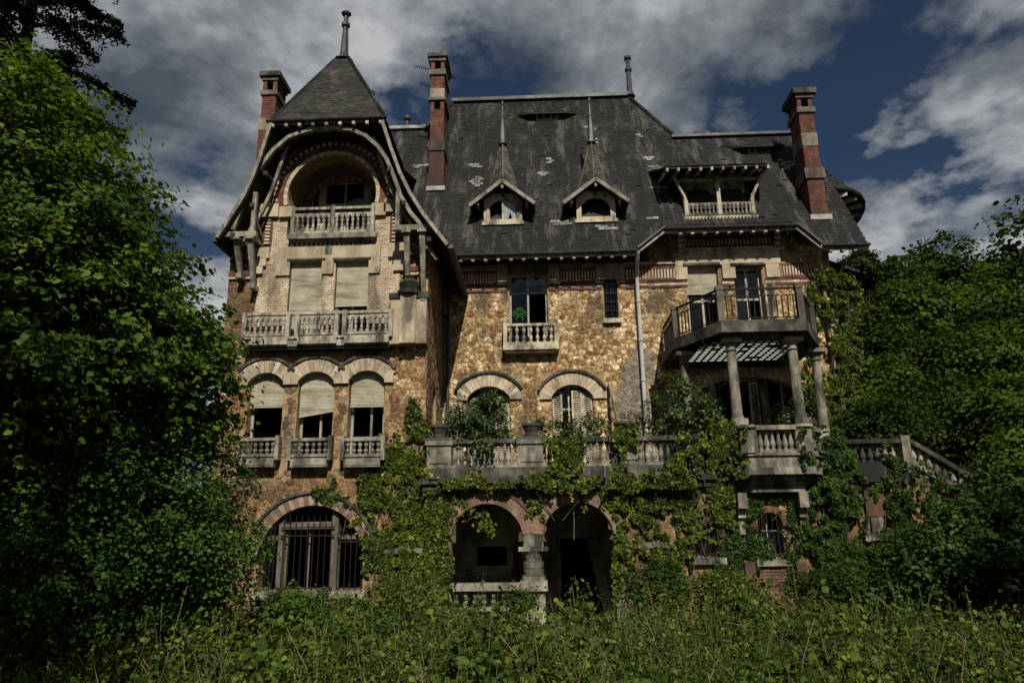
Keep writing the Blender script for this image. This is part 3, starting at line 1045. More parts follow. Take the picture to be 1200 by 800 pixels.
# ---- shell, floors, back
q = MB()
q.box(XT0, XE, 27.0, 27.3, -.5, ZE + .3)
q.box(XE - .4, XE, YM + .425, 26.99, -.5, WTOP - 1.0)
q.box(XT0, XT0 + .4, YT + .41, 26.99, -.5, 8.7)
q.xz([], 0, 0) if False else None
q.slab([(XE - .2, 19.9, WTOP - 1.1), (XE - .2, 27.0, WTOP - 1.1), (XE - .2, 23.2, 14.2), (XE - .2, 22.6, 14.2)], (.2, 0, 0))
q.build('outer_wall', RUBBLE_LOW, house)
for z in (ZT - .2, ZU - .3, WTOP - 1.2):
    box('floor', INSIDE, house, XT0 + .41, XE - .41, YM + .43, 26.98, z, z + .18)
for x in (-2.4, 3.3):
    box('inner_wall', INSIDE, house, x - .1, x + .1, YM + .44, 26.97, ZT, WTOP - 1.3)
box('inner_wall', INSIDE, house, XT0 + .42, XE - .42, 22.6, 22.7, ZT, WTOP - 1.3)

# ---- roof: front slope as one plane, high in the middle, lower ridges either side
p_sr = on_roof(860, 160)
YS, ZS = p_sr.y, p_sr.z
XL = XT0 + .5
XV = X(1014, 286, 19.5)
rx0, rx1 = X(531, 118, YR), X(737, 114, YR)
hip1 = on_roof(793, 160); hip1 = (hip1.x, YS)
p_sl = on_roof(478, 152)
YSL, ZSL = p_sl.y, p_sl.z
hip0 = on_roof(500, 152); hip0 = (hip0.x, YSL)
XRR = on_roof(945, 165).x
hz = on_roof(974, 219)               # foot of the half-hip on the slope
ea0, ea1, ea2, ea3 = X(747, 297, YE), X(779, 270, YE), X(932, 264, YE), X(962, 291, YE)
ZRE = Z(855, 266, YE)                # the raised eave
YRE = YE + (ZRE + .34 - ZE) / MS
XVB = XV + .0
roof_xy = [(XL, YE), (ea0, YE), (ea1, YRE), (ea2, YRE), (ea3, YE), (XVB, YE), (XV - .12, hz.y), (XRR, YS), (hip1[0], YS), (rx1, YR), (rx0, YR), (hip0[0], YSL), (XL, YSL)]
q = MB()
nn = Vector((0, -MS, 1)).normalized()
pts = [Vector((x, y, zroof(y))) - nn * .03 for x, y in roof_xy]
tris = tessellate_polygon([pts])
q.add(pts, tris); q.add([p - nn * .1 for p in pts], tris)
k = len(pts)
q.add(pts + [p - nn * .1 for p in pts], [(i, (i + 1) % k, k + (i + 1) % k, k + i) for i in range(k)])
# hips and back
AP = lambda x, y, z: (x, y, z)
back = 27.7
q.add([AP(rx1, YR, ZR), AP(hip1[0], YS, ZS), AP(hip1[0], YR + (YR - YS), ZS)], [(0, 1, 2)])
q.add([AP(rx0, YR, ZR), AP(hip0[0], YSL, ZSL), AP(hip0[0], YR + (YR - YSL), ZSL)], [(0, 1, 2)])
YB2 = YR + (YR - YS)
YB3 = YR + (YR - YSL)
q.add([AP(hip1[0], YS, ZS), AP(XRR, YS, ZS), AP(XRR, YB2, ZS), AP(hip1[0], YB2, ZS)], [(0, 1, 2, 3)])
q.add([AP(hip0[0], YSL, ZSL), AP(XL, YSL, ZSL), AP(XL, YB3, ZSL), AP(hip0[0], YB3, ZSL)], [(0, 1, 2, 3)])
q.add([AP(rx0, YR, ZR), AP(rx1, YR, ZR), AP(hip1[0], YB2, ZS), AP(hip0[0], YB3, ZSL)], [(0, 1, 2, 3)])
q.add([AP(XL, YB3, ZSL), AP(hip0[0], YB3, ZSL), AP(hip1[0], back - .5, ZE + .9), AP(XL, back, ZE)], [(0, 1, 2, 3)])
q.add([AP(hip0[0], YB3, ZSL), AP(XRR, YB2, ZS), AP(XV, back, ZE), AP(XL, back, ZE)], [(0, 1, 2, 3)])
roof = q.build('roof', DARKWOOD, house)
SLEN = math.sqrt(1 + MS * MS)


def S_front(u, s):
    return Vector((u, YE + s / SLEN, zroof(YE + s / SLEN)))


d1 = on_roof(590, 262); d2 = on_roof(699, 260)
inr = in_poly(roof_xy)
bigd = on_roof(843, 254)


def in_front(x, s):
    y = YE + s / SLEN
    if not inr(x, y):
        return False
    if bigd.x - 1.02 < x < bigd.x + 1.0 and bigd.y + .05 < y < bigd.y + .8:
        return False
    for d in (d1, d2):
        if abs(x - d.x) < .46 and d.y + .1 < y < d.y + .42:
            return False
    return True


slates('slates', S_front, in_front, XL, XV + .1, .0, (YR - YE) * SLEN, .165, .105, SLATE, roof)
# paler replacement slates, as in the photograph
pt = MB()
for px, py, nx_, ny_ in ((549, 195, 2, 2), (684, 151, 2, 3), (754, 187, 3, 2), (691, 163, 1, 4), (640, 188, 1, 3), (912, 190, 3, 3), (550, 210, 2, 5), (630, 205, 2, 2), (762, 222, 3, 1), (645, 262, 3, 2), (635, 235, 2, 2), (690, 268, 4, 2), (760, 197, 2, 2), (915, 196, 2, 3), (750, 258, 3, 1), (870, 300, 0, 0), (483, 196, 3, 2), (745, 160, 1, 2)):
    p = on_roof(px, py)
    for i in range(nx_):
        for j in range(ny_):
            if R.random() < .25:
                continue
            s = (p.y - YE) * SLEN - j * .118 + R.uniform(-.02, .02); u = p.x + i * .19 + (j % 2) * .09
            a, b, c, d = S_front(u, s) + nn * .035, S_front(u + .17, s) + nn * .035, S_front(u + .17, s + .13) + nn * .02, S_front(u, s + .13) + nn * .02
            pt.add([a, b, c, d, a - nn * .015, b - nn * .015], [(0, 1, 2, 3), (4, 5, 1, 0)])
o = pt.build('pale_slates', mat('pale_zinc_slate', [(.08, .08, .075), (.15, .15, .14), (.24, .24, .23)], 3, bump=.15, rand=.4), roof, fix=False)
o['kind'] = 'stuff'
# ridges, gutters, rafter ends
q = MB()
q.bar((rx0 - .05, YR, ZR + .05), (rx1 + .08, YR, ZR + .05), .3, .13); q.build('ridge_cap', ZINC, roof)
q = MB(); q.bar((hip1[0] - .2, YS, ZS + .04), (XRR, YS, ZS + .04), .26, .1); q.build('ridge_cap', ZINC, roof)
q = MB(); q.bar((XL, YSL, ZSL + .04), (hip0[0], YSL, ZSL + .04), .26, .12); q.build('ridge_cap', LEADW, roof)
q = MB(); q.bar((rx1, YR, ZR + .03), (hip1[0], YS, ZS + .03), .2, .07); q.build('hip_cap', SLATE, roof)
q = MB(); q.bar((rx0, YR, ZR + .03), (hip0[0], YSL, ZSL + .03), .2, .07); q.build('hip_cap', SLATE, roof)


def gutter(pts, name='gutter', r=.07):
    q = MB()
    n = 7
    for a, b in zip(pts[:-1], pts[1:]):
        a, b = Vector(a), Vector(b)
        ring = [Vector((0, -math.cos(PI * k / n) * r, -math.sin(PI * k / n) * r)) for k in range(n + 1)]
        ring2 = [v * .82 for v in ring]
        v = [a + w_ for w_ in ring] + [b + w_ for w_ in ring] + [a + w_ for w_ in ring2] + [b + w_ for w_ in ring2]
        m_ = n + 1
        f = []
        for k in range(n):
            f += [(k, k + 1, m_ + k + 1, m_ + k), (2 * m_ + k, 2 * m_ + k + 1, 3 * m_ + k + 1, 3 * m_ + k)]
        f += [(0, m_, 3 * m_, 2 * m_), (n, m_ + n, 3 * m_ + n, 2 * m_ + n)]
        q.add(v, f)
    return q.build(name, ZINC, house, fix=False)


xg0 = X(531, 296, YE)
gutter([(xg0, YE - .07, ZE - .02), (ea0, YE - .07, ZE - .02)])
gutter([(ea1 - .02, YE - .07, ZRE - .0), (ea2 + .02, YE - .07, ZRE - .0)])
gutter([(ea3, YE - .07, ZE - .02), (XVB, YE - .07, ZE - .02)])
q = MB(); q.bar((xg0, YE + .02, ZE - .1), (ea0, YE + .02, ZE - .1), .04, .1); q.build('fascia', PAINTW, house)
q = MB(); q.bar((ea1, YE + .02, ZRE - .09), (ea2, YE + .02, ZRE - .09), .04, .1); q.build('fascia', PAINTW, house)
q = MB(); q.bar((ea3, YE + .02, ZE - .1), (XVB, YE + .02, ZE - .1), .04, .1); q.build('fascia', PAINTW, house)
for a, b in (((ea0, ZE), (ea1, ZRE)), ((ea2, ZRE), (ea3, ZE))):
    q = MB(); q.bar((a[0], YE - .02, a[1] - .07), (b[0], YE - .02, b[1] - .07), .06, .09); q.build('bargeboard', TIMBER, house)
    q = MB(); q.bar((a[0], YE - .05, a[1] + .04), (b[0], YE - .05, b[1] + .04), .16, .05); q.build('zinc_edge', ZINC, house)
# raised eave canopy
q = MB()
zr1 = ZRE + .34
q.slab([(ea0, YE, ZE), (ea1, YE, ZRE), (ea1, YRE, zr1)], (0, 0, -.06))
q.slab([(ea3, YE, ZE), (ea2, YE, ZRE), (ea2, YRE, zr1)], (0, 0, -.06))
q.slab([(ea1, YE, ZRE), (ea2, YE, ZRE), (ea2, YRE, zr1), (ea1, YRE, zr1)], (0, 0, -.06))
can = q.build('raised_eave', DARKWOOD, house)
cs = (zr1 - ZRE) / (YRE - YE)
slates('slates', lambda u, s: Vector((u, YE + s / math.hypot(1, cs), ZRE + .01 + cs * s / math.hypot(1, cs))), lambda u, s: ea1 < u < ea2, ea1, ea2, 0, (YRE - YE) * math.hypot(1, cs) + .05, .165, .105, SLATE, can)
for (A, B, C) in (((ea0, YE, ZE), (ea1, YE, ZRE), (ea1, YRE, zr1)), ((ea3, YE, ZE), (ea2, YE, ZRE), (ea2, YRE, zr1))):
    A, B, C = Vector(A), Vector(B), Vector(C)
    slates('slates', (lambda A, B, C: lambda u, s: A.lerp(B, u) + (C - B) * s + Vector((0, 0, .012)))(A, B, C), lambda u, s: s < u, 0, 1, 0, 1, .2, .14, SLATE, can)
rl = []
rl += [(X(p, 300, YE), ZE) for p in np.arange(539.5, 742, 14.8)]
rl += [(X(p, 270, YE), ZRE + .02) for p in np.arange(797, 925, 14.3)]
rl += [(X(p, 293, YE), ZE) for p in np.arange(974, 1012, 14)]
q = MB(); q.box(-.045, .045, -.0, .14, -.2, -.1)
rmesh = q.mesh('rafter_end', PAINTW)
for x, z in rl:
    link('rafter_end', rmesh, house, (x, YE - .02, z))
# soffit right of the raised eave is the deck itself; knee strut and rear eave at the far right
q = MB(); q.tube([(XE - .02, YM + .1, Z(985, 345, YM)), (XE + .35, YM, Z(1000, 312, YM)), (XVB - .1, YM - .1, ZE - .05)], .05, 6); q.build('eave_brace', TIMBER, house)
q = MB()
lx, lz = X(1000, 325, 21.5), Z(1000, 325, 21.5)
q.slab([(XE, 20.6, lz + .25), (XE + 1.1, 20.6, lz - .18), (XE + 1.1, 23, lz - .18), (XE, 23, lz + .25)], (0, 0, .09)); q.build('lean_to_roof', SLATE, house)

# half-hip at the right end, with a rounded flared eave
arc = []
for i in range(13):
    t = PI / 2 * i / 6.0
    arc.append(Vector((XV - .15 + 1.65 * math.sin(t) ** .9 if i not in (0, 12) else XV - .15, hz.y + (YR - hz.y) * (1 - math.cos(t)), hz.z - .12 * math.sin(t))))
q = MB()
apx = Vector((XRR, YS, ZS)); apb = Vector((XRR, YB2, ZS))
tops = [apx.lerp(apb, i / 12) for i in range(13)]
for i in range(12):
    m0, m1 = tops[i].lerp(arc[i], .62) + Vector((-.1, 0, -.16)), tops[i + 1].lerp(arc[i + 1], .62) + Vector((-.1, 0, -.16))
    q.slab([tops[i], tops[i + 1], m1, m0], (0, 0, -.08)); q.slab([m0, m1, arc[i + 1], arc[i]], (0, 0, -.08))
hh = q.build('half_hip', DARKWOOD, house)


def S_hh(u, s):
    f = min(11.999, max(0, u)); i = int(f); f -= i
    top = tops[i].lerp(tops[i + 1], f); lo = arc[i].lerp(arc[i + 1], f)
    mid = top.lerp(lo, .62) + Vector((-.1, 0, -.16))
    return (lo.lerp(mid, s / .38) if s < .38 else mid.lerp(top, (s - .38) / .62)) + Vector((.01, 0, .015))


slates('slates', S_hh, lambda u, s: 0 <= u <= 12 and s < 1, 0, 12, 0, 1, .7, .045, SLATE, hh)
q = MB(); q.tube([a + Vector((.03, -.02, -.03)) for a in arc], .06, 6); q.build('gutter', ZINC, house)
for i in (1, 2, 3, 4):
    a = arc[i]
    q = MB(); q.bar(a + Vector((-.05, .02, -.16)), a + Vector((-.55, .3, -.2)), .1, .12); q.build('rafter_end', PAINTW, house)
gb = MB(); gb.slab([(XE, 20.0, WTOP - 1.2), (XE, 27, WTOP - 1.2), (XE, YR + 1.2, hz.z - .05), (XE, hz.y + .1, hz.z - .05)], (-.3, 0, 0)); gb.build('gable_wall', RUBBLE_LOW, house)

# finial, ridge vents
fx = X(738, 110, YR)
q = MB(); zf = ZR; zt_ = Z(738, 67, YR)
hh_ = zt_ - zf
q.lathe([(.2, 0), (.16, .1), (.1, .25), (.085, hh_ * .62), (.13, hh_ * .64), (.13, hh_ * .7), (.075, hh_ * .72), (.075, hh_ * .92), (.13, hh_ * .94), (.13, hh_)], (fx, YR, zf), 10)
q.build('roof_finial', ZINC, house)
q = MB(); x = X(820, 156, YS); q.box(x - .22, x + .3, YS - .1, YS + .2, ZS, ZS + .2); q.build('ridge_vent', DARKSTONE, house)
for px, py0, py1 in ((477, 150, 136),):
    x, z0_, z1_ = X(px, py0, YSL), ZSL, Z(px, py1, YSL)
    q = MB(); q.lathe([(.06, -.2), (.06, (z1_ - z0_) * .7), (.14, (z1_ - z0_) * .75), (.14, (z1_ - z0_) * .9), (.08, z1_ - z0_)], (x, YSL, z0_), 10); q.build('vent_pipe', ZINC, house)


# eyelid vents: a shallow hood whose lip dips in the middle and sweeps up into the roof at both ends
def eyelid(pxl, pxr, pyt, pyl, slot):
    c = on_roof((pxl + pxr) / 2, pyt)
    hw = (on_roof(pxr, pyt).x - on_roof(pxl, pyt).x) / 2
    N = 24
    rows_ = []
    for i in range(N + 1):
        t = -1 + 2 * i / N
        b = sstep(1.0, .45, abs(t))
        top = Vector((c.x + t * hw, c.y + .25, zroof(c.y + .25) + .02))
        lip = Vector((c.x + t * hw, c.y - .42 * b, zroof(c.y) + .02 - .20 * b))
        rows_.append((lip, top))
    q = MB()
    for i in range(N):
        q.slab([rows_[i][0], rows_[i + 1][0], rows_[i + 1][1], rows_[i][1]], (0, 0, -.05))
    ey = q.build('eyelid_vent', DARKWOOD, house)

    def S(u, s):
        f = min(N - .001, max(0, u)); i = int(f); f -= i
        return rows_[i][0].lerp(rows_[i + 1][0], f).lerp(rows_[i][1].lerp(rows_[i + 1][1], f), s) + Vector((0, 0, .012))
    slates('slates', S, lambda u, s: 0 <= u <= N and s < 1, 0, N, 0, 1, N * .165 / (2 * hw), .14, SLATE, ey)
    yy = c.y - .2
    q = MB()
    for k in (-1, -.34, .34, 1):
        q.box(c.x + k * slot - .035, c.x + k * slot + .035, yy, yy + .07, zroof(yy) - .05, zroof(c.y) - .1)
    q.box(c.x - slot, c.x + slot, yy - .01, yy + .08, zroof(yy) - .06, zroof(yy) + .05)
    q.build('vent_frame', GREYPAINT, ey)
    q = MB()
    for sx in (-1, 1):
        q.slab([(c.x + sx * slot, yy + .05, zroof(yy + .05)), (c.x + sx * slot, yy + .05, zroof(c.y) - .12), (c.x + sx * hw * .8, c.y + .1, zroof(c.y) - .02)], (0, .02, 0))
    q.box(c.x - slot, c.x + slot, yy + .1, yy + .12, zroof(yy), zroof(c.y) - .1)
    q.build('dark_boards', DARKWOOD, ey)


eyelid(600, 682, 134, 150, .36)
eyelid(850, 922, 172, 183, .3)


# ---- small spire dormers
def dormer(px0, px1, pyb, pyt, apex_px, fin_py, peak_py, eave_l, eave_r, broken):
    b = on_roof((px0 + px1) / 2, pyb)
    Y = b.y - .06
    x0, x1 = X(px0, pyb, Y), X(px1, pyb, Y)
    z0, z1 = Z((px0 + px1) / 2, pyb, Y), Z((px0 + px1) / 2, pyt, Y)
    hw = (x1 - x0) / 2; cx = (x0 + x1) / 2
    t = .13
    q = MB()
    zs_ = z0 + (z1 - z0) * .5
    q.holed([(x0, z0), (x1, z0), (x1, z1 - .1), (cx + .3, z1 + .06), (cx - .3, z1 + .06), (x0, z1 - .1)],
            [arch_poly(x0 + t + .02, x1 - t - .02, z0 + .15, zs_ + .05, z1 - .12, 10)], Y, Y + .12)
    d = q.build('dormer', PAINTW, house)
    q = MB(); q.box(x0 - .05, x1 + .05, Y - .06, Y + .05, z0 - .05, z0 + .05); q.build('sill', PAINTW, d)
    for xk in (x0 + .02, x1 - .1):
        box('cheek', DARKWOOD, d, xk, xk + .08, Y + .12, Y + 1.0, z0 + .05, z1)
    q = MB()
    q.box(cx - .03, cx + .03, Y + .05, Y + .1, z0 + .15, z1 - .1)
    q.box(x0 + t, x0 + t + .05, Y + .05, Y + .1, z0 + .15, z1 - .2); q.box(x1 - t - .05, x1 - t, Y + .05, Y + .1, z0 + .15, z1 - .2)
    if broken:
        q.build('window_frame', PAINTW, d)
        g = MB(); g.xz([(cx + .035, z0 + .16), (cx + .15, z0 + .17), (cx + .22, z0 + .4), (cx + .27, z0 + .2), (x1 - t - .06, z0 + .17), (x1 - t - .06, zs_ + .12), (cx + .2, z1 - .14), (cx + .035, z1 - .13)], Y + .07, Y + .075)
        g.build('broken_pane', mat('dusty_glass', [(.16, .18, .19), (.3, .32, .33)], 3, rough=.2, bump=0, spec=.6), d)
    # gabled hood
    pk = Z(apex_px, peak_py, Y - .35)
    el, er = X(eave_l[0], eave_l[1], Y - .35), X(eave_r[0], eave_r[1], Y - .35)
    ze = (Z(*eave_l, Y - .35) + Z(*eave_r, Y - .35)) / 2
    pxx = cx
    q = MB()
    yb = Y + 1.0
    for ex in (el, er):
        q.slab([(pxx, Y - .38, pk), (ex, Y - .38, ze), (ex, yb - .3, ze), (pxx, yb, pk)], (0, 0, -.05))
    hood = q.build('hood', DARKWOOD, d)
    for ex, sg in ((el, -1), (er, 1)):
        q = MB(); q.bar((pxx, Y - .36, pk - .07), (ex, Y - .36, ze - .05), .06, .11); q.build('bargeboard', TIMBER, d)
        q = MB(); q.bar((ex - sg * .24, Y - .3, ze + .03), (ex - sg * .24, Y + .1, ze + .03), .08, .09); q.build('bracket', TIMBER, d)
        S = lambda u, s, ex=ex: Vector((ex + (pxx - ex) * s, Y - .38 + u, ze + (pk - ze) * s + .012))
        slates('slates', S, lambda u, s: 0 <= u <= 1.3 and s < 1, 0, 1.3, 0, 1, .15, .1, SLATE_GOLD, d)
    q = MB(); q.bar((pxx, Y - .3, pk - .04), (pxx, Y - .3, pk - .3), .07, .07, up=(0, 1, 0)); q.build('pendant', TIMBER, d)
    # spire
    Ya = Y + .5
    za = Z(apex_px, fin_py[0], Ya); zfz = Z(apex_px, fin_py[1], Ya)
    zb_ = pk - .42
    hb = .55
    q = MB()
    base = [Vector((cx + sx * hb, Ya + sy * hb, zb_)) for sx, sy in ((-1, 0), (0, -1), (1, 0), (0, 1))]
    ap = Vector((cx, Ya, za))
    q.add(base + [ap], [(0, 1, 4), (1, 2, 4), (2, 3, 4), (3, 0, 4)])
    sp = q.build('spire', DARKWOOD, d)
    for i in range(4):
        A, B = base[i], base[(i + 1) % 4]
        S = lambda u, s, A=A, B=B: A.lerp(B, u).lerp(ap, s) + Vector((0, 0, .01)) if True else None
        S2 = lambda u, s, A=A, B=B: (A + (B - A) * u + (ap - (A + B) / 2) * s)
        slates('slates', S2, lambda u, s: s / 2 < u < 1 - s / 2, 0, 1, 0, 1, .14, .045, SLATE_GOLD, d)
        q = MB(); q.bar(A + Vector((0, 0, .01)), ap, .035, .03); q.build('hip_cap', SLATE_GOLD, d)
    q = MB()
    hf = zfz - za
    q.lathe([(.09, -.18), (.06, 0.0), (.085, .05), (.05, .1), (.045, hf * .45), (.075, hf * .5), (.04, hf * .55), (.025, hf * .85), (.05, hf * .9), (.05, hf * .95), (.01, hf)], (cx, Ya, za), 8)
    q.lathe([(.15, -.3), (.11, .1), (.06, hf * .55), (.03, hf * .8)], (cx, Ya, za), 8)
    q.build('finial', ZINC, d)
    return d


dormer(567, 612, 262, 229, 590, (160, 118), 209, (550, 239), (627, 237), True)
dormer(676, 722, 259, 226, 697, (158, 114), 207, (660, 236), (737, 234), False)

# ---- wide balconied dormer on the right
yb0 = bigd.y + .0
bx0, bx1 = X(801, 245, yb0 + .55), X(876, 245, yb0 + .55)
zb0 = Z(840, 254, yb0 + .1)
Yw = yb0 + .6
zw1 = Z(840, 212, Yw)
q = MB()
mid = (bx0 + bx1) / 2
wl, wr = bx0 + .1, bx1 - .1
q.holed([(bx0, zb0), (bx1, zb0), (bx1, zw1 + .3), (bx0, zw1 + .3)], [[(wl, zb0 + .1), (mid - .1, zb0 + .1), (mid - .1, zw1 - .2), (wl, zw1 - .2)], [(mid + .1, zb0 + .1), (wr, zb0 + .1), (wr, zw1 - .2), (mid + .1, zw1 - .2)]], Yw, Yw + .12)
bd = q.build('wide_dormer', PAINTW, house)
for a, b in ((wl, mid - .1), (mid + .1, wr)):
    o = window(bd, a, b, zb0 + .1, zw1 - .2, Yw + .07, (.5,), (), .05, PAINTW, panes=(0, 1))
box('cheek', DARKWOOD, bd, bx0 - .1, bx0, yb0 + .1, Yw + 1, zb0, zw1 + .3); box('cheek', DARKWOOD, bd, bx1, bx1 + .1, yb0 + .5, Yw + 1, zb0, zw1 + .3)
ycn = yb0 - .42
zcn = Z(840, 194, ycn)
cx0, cx1 = X(779, 194, ycn), X(902, 192, ycn)
ytop = YE + (zcn + .75 - ZE) / MS
q = MB(); q.slab([(cx0, ycn, zcn), (cx1, ycn, zcn), (cx1 + .2, ytop + .1, zcn + .78), (cx0 - .25, ytop + .1, zcn + .78)], (0, 0, -.06))
cnp = q.build('canopy', DARKWOOD, bd)
cl = math.hypot(ytop - ycn, .76)
slates('slates', lambda u, s: Vector((u, ycn + (ytop + .05 - ycn) * s / cl, zcn + .012 + .78 * s / cl)), lambda u, s: cx0 < u < cx1, cx0, cx1, -.03, cl, .165, .105, SLATE, bd)
for i in range(10):
    x = cx0 + .06 + (cx1 - cx0 - .12) * i / 9
    q = MB(); q.bar((x, ycn - .03, zcn - .1), (x, Yw + .3, zcn + .2), .07, .1); q.build('rafter', PAINTW, bd)
zpl = Z(840, 211, yb0 + .12)
q = MB(); q.bar((bx0 - .18, yb0 + .12, zpl), (bx1 + .2, yb0 + .12, zpl), .1, .1); q.build('plate_beam', TIMBER, bd)
zrl = Z(840, 238, yb0 + .1)
for x in (bx0 - .02, mid, bx1 + .02):
    q = MB(); q.bar((x, yb0 + .1, zb0 - .05), (x, yb0 + .1, zrl + (.1 if x != mid else zpl - zrl)), .11, .11, up=(0, 1, 0)); q.build('post', PAINTW, bd)
for x, sg in ((bx0 - .02, -1), (bx1 + .02, 1)):
    q = MB(); q.tube([(x, yb0 + .1, zrl + .05), (x + sg * .02, yb0 + .08, zrl + .2), (x + sg * .12, yb0 + .05, zrl + .4), (x + sg * .32, yb0 - .05, zpl + .05)], [.06, .055, .05, .05], 6); q.build('curved_brace', PAINTW, bd)
o = balustrade(bd, (bx0, yb0 + .1), (mid, yb0 + .1), zb0 - .02, zrl, 8, TIMBER, 'timber', .04, .05, .05, .09)
o = balustrade(bd, (mid, yb0 + .1), (bx1, yb0 + .1), zb0 - .02, zrl, 8, TIMBER, 'timber', .04, .05, .05, .09)
q = MB(); q.box(bx0 - .12, bx1 + .12, yb0 - .02, Yw, zb0 - .14, zb0 - .02)
for i in range(22):
    x = bx0 - .1 + (bx1 - bx0 + .2) * i / 21.5
    q.box(x, x + .045, yb0 - .05, yb0 - .021, zb0 - .13, zb0 - .04)
q.build('balcony_floor', PAINTW, bd)


# ---- chimneys
def chimney(px0, px1, Y, depth, z_of, tiers, shoulder=None):
    """tiers: (py_bottom, py_top, grow, kind) measured on the front face at depth Y."""
    pym = (tiers[0][0] + tiers[-1][1]) / 2
    ch = None
    base = tiers[0]
    x0b, x1b = X(px0, base[0], Y), X(px1, base[0], Y)
    q = MB()
    q.box(x0b + .165, x1b - .165, Y + .2, Y + depth - .165, Z(px0, base[0], Y) - .8, Z(px0, tiers[-1][1], Y) - .1)
    ch = q.build('chimney', REDBRICK, house)
    for (pb, ptp, grow, kind) in tiers:
        za, zb_ = Z((px0 + px1) / 2, pb, Y), Z((px0 + px1) / 2, ptp, Y)
        a, b, ya, yb = x0b - grow, x1b + grow, Y - grow, Y + depth + grow
        if kind == 'brick':
            box('brick_core', REDBRICK, ch, a + .014, b - .014, ya + .014, yb - .014, za, zb_)
            m = MB()
            brick_field(m, a + .013, b - .013, za, zb_, lambda u, v, d: (u, ya + .013 - d, v), .2, .066)
            brick_field(m, ya + .013, yb - .013, za, zb_, lambda u, v, d: (a + .013 - d, u, v), .2, .066)
            brick_field(m, ya + .013, yb - .013, za, zb_, lambda u, v, d: (b - .013 + d, u, v), .2, .066)
            o = m.build('brickwork', REDBRICK, ch, fix=False); o['kind'] = 'stuff'
        elif kind == 'vent':
            m = MB()
            t = .12
            for xx in (a, b - t):
                for yy in (ya, yb - t):
                    box('vent_pier', REDBRICK, ch, xx, xx + t, yy, yy + t, za, zb_)
            cxm = (a + b) / 2
            for yy in np.linspace(ya + t + .2, yb - t - .2, 2):
                for xx in (a, b - t * .7):
                    box('vent_pier', REDBRICK, ch, xx, xx + t * .7, yy - .05, yy + .05, za, zb_)
            box('flue', FLUE_SHADE, ch, a + t + .02, b - t - .02, ya + t + .05, yb - t - .02, za, zb_ - .02)
        else:
            m = {'stone': DULLSTONE, 'cream': BANDSTONE, 'cap': DARKSTONE, 'lime': LEADW}[kind]
            box({'stone': 'stone_course', 'cream': 'pale_stone_course', 'cap': 'cap_stone', 'lime': 'flashing'}[kind], m, ch, a, b, ya, yb, za, zb_)
    return ch


yc = on_roof(512, 222).y - .05
chimney(502.5, 519, yc, 1.05, None, [(224, 219, .07, 'lime'), (219, 177, .02, 'brick'), (177, 166, .05, 'stone'), (166, 128, .0, 'brick'), (128, 118, .0, 'vent'), (118, 115, .06, 'stone'), (115, 104, .01, 'cream'), (104, 88, 0, 'brick'), (88, 82, .05, 'stone'), (82, 72, .0, 'vent'), (72, 68, .05, 'stone'), (68, 64, .11, 'cap')])
ych = on_roof(962, 254).y - .05
chimney(952, 972, ych, .85, None, [(258, 252, .07, 'lime'), (252, 209, .0, 'brick'), (209, 197, .05, 'stone'), (197, 170, -.02, 'brick'), (170, 155, -.01, 'cream'), (155, 131, -.02, 'brick'), (131, 125, .03, 'stone'), (125, 114, -.02, 'vent'), (114, 110, .03, 'stone'), (110, 104, .11, 'cap')])
chimney(296, 313, 19.4, .8, None, [(240, 153, .02, 'brick'), (153, 140, .03, 'cream'), (140, 112, .0, 'brick'), (112, 107, .05, 'stone'), (107, 95, .0, 'vent'), (95, 91, .04, 'stone'), (91, 86, .11, 'cap')])

# ---- downpipes
x, y = X(745, 305, 19.85), 19.84
q = MB()
q.tube([(ea0, YE - .06, ZE - .08), (ea0, YE + .1, ZE - .25), (x, y, ZE - .62), (x, y, ZT + .02)], .055, 8)
for k in range(5):
    q.tube([(x, y, ZE - 1.3 - k * 1.15), (x, y, ZE - 1.38 - k * 1.15)], .072, 8)
q.build('downpipe', PIPE, house)
x = X(963, 320, 19.85)
q = MB(); q.tube([(ea3, YE - .06, ZE - .08), (ea3 + .0, YE + .2, ZE - .3), (x, y, ZE - .7), (x, y, ZT)], .05, 8); q.build('downpipe', mat('ochre_downpipe', [(.17, .12, .06), (.25, .19, .11)], 4, bump=.1), house)
q = MB(); xx = XT1 + .16; q.tube([(X(540, 304, YE), YE, ZE - .12), (X(515, 318, 19.5), 19.55, ZE - .5), (xx, 19.8, ZE - .8), (xx, 19.85, ZT)], .05, 7); q.build('downpipe', ZINC, house)

# ================================================================ the gable tower
gw = rect(303, 640, 425, 692, YT)                 # ground-floor arched window
gzs, gzt = Z(364, 655, YT), Z(364, 592, YT)
T3 = []
for a, b in ((287, 329), (346, 389), (406.5, 449)):
    r_ = rect(a, 470, b, 546, YT)
    T3.append(r_)
t3s, t3t = Z(368, 447, YT), Z(368, 436, YT)
zt3b = Z(368, 537, YT)
tower_low = MB()
tower_low.holed([(XT0, -.4), (XT1, -.4), (XT1, ZB), (XT0, ZB)],
                [arch_poly(gw[0], gw[1], gw[2], gzs, gzt, 20)] + [arch_poly(r_[0], r_[1], zt3b, t3s, t3t, 8) for r_ in T3], YT, YT + .42)
tl = tower_low.build('tower_wall', MORTAR, house)
aro = rect(288, 577, 438, 640, YT)
keep = [(gw[0] - .06, gw[1] + .06, 0, gzs), (gw[0] + .0, gw[1] - .0, 0, gzt - .15), (gw[0] + .45, gw[1] - .45, 0, gzt + .2), (T3[0][0] - .02, T3[2][1] + .04, t3s - .02, t3t + .37), (T3[0][0] - .0, T3[2][1] + .0, zt3b - .25, zt3b + .0)]
keep += [(r_[0] - .02, r_[1] + .02, zt3b - .1, 99) for r_ in T3]
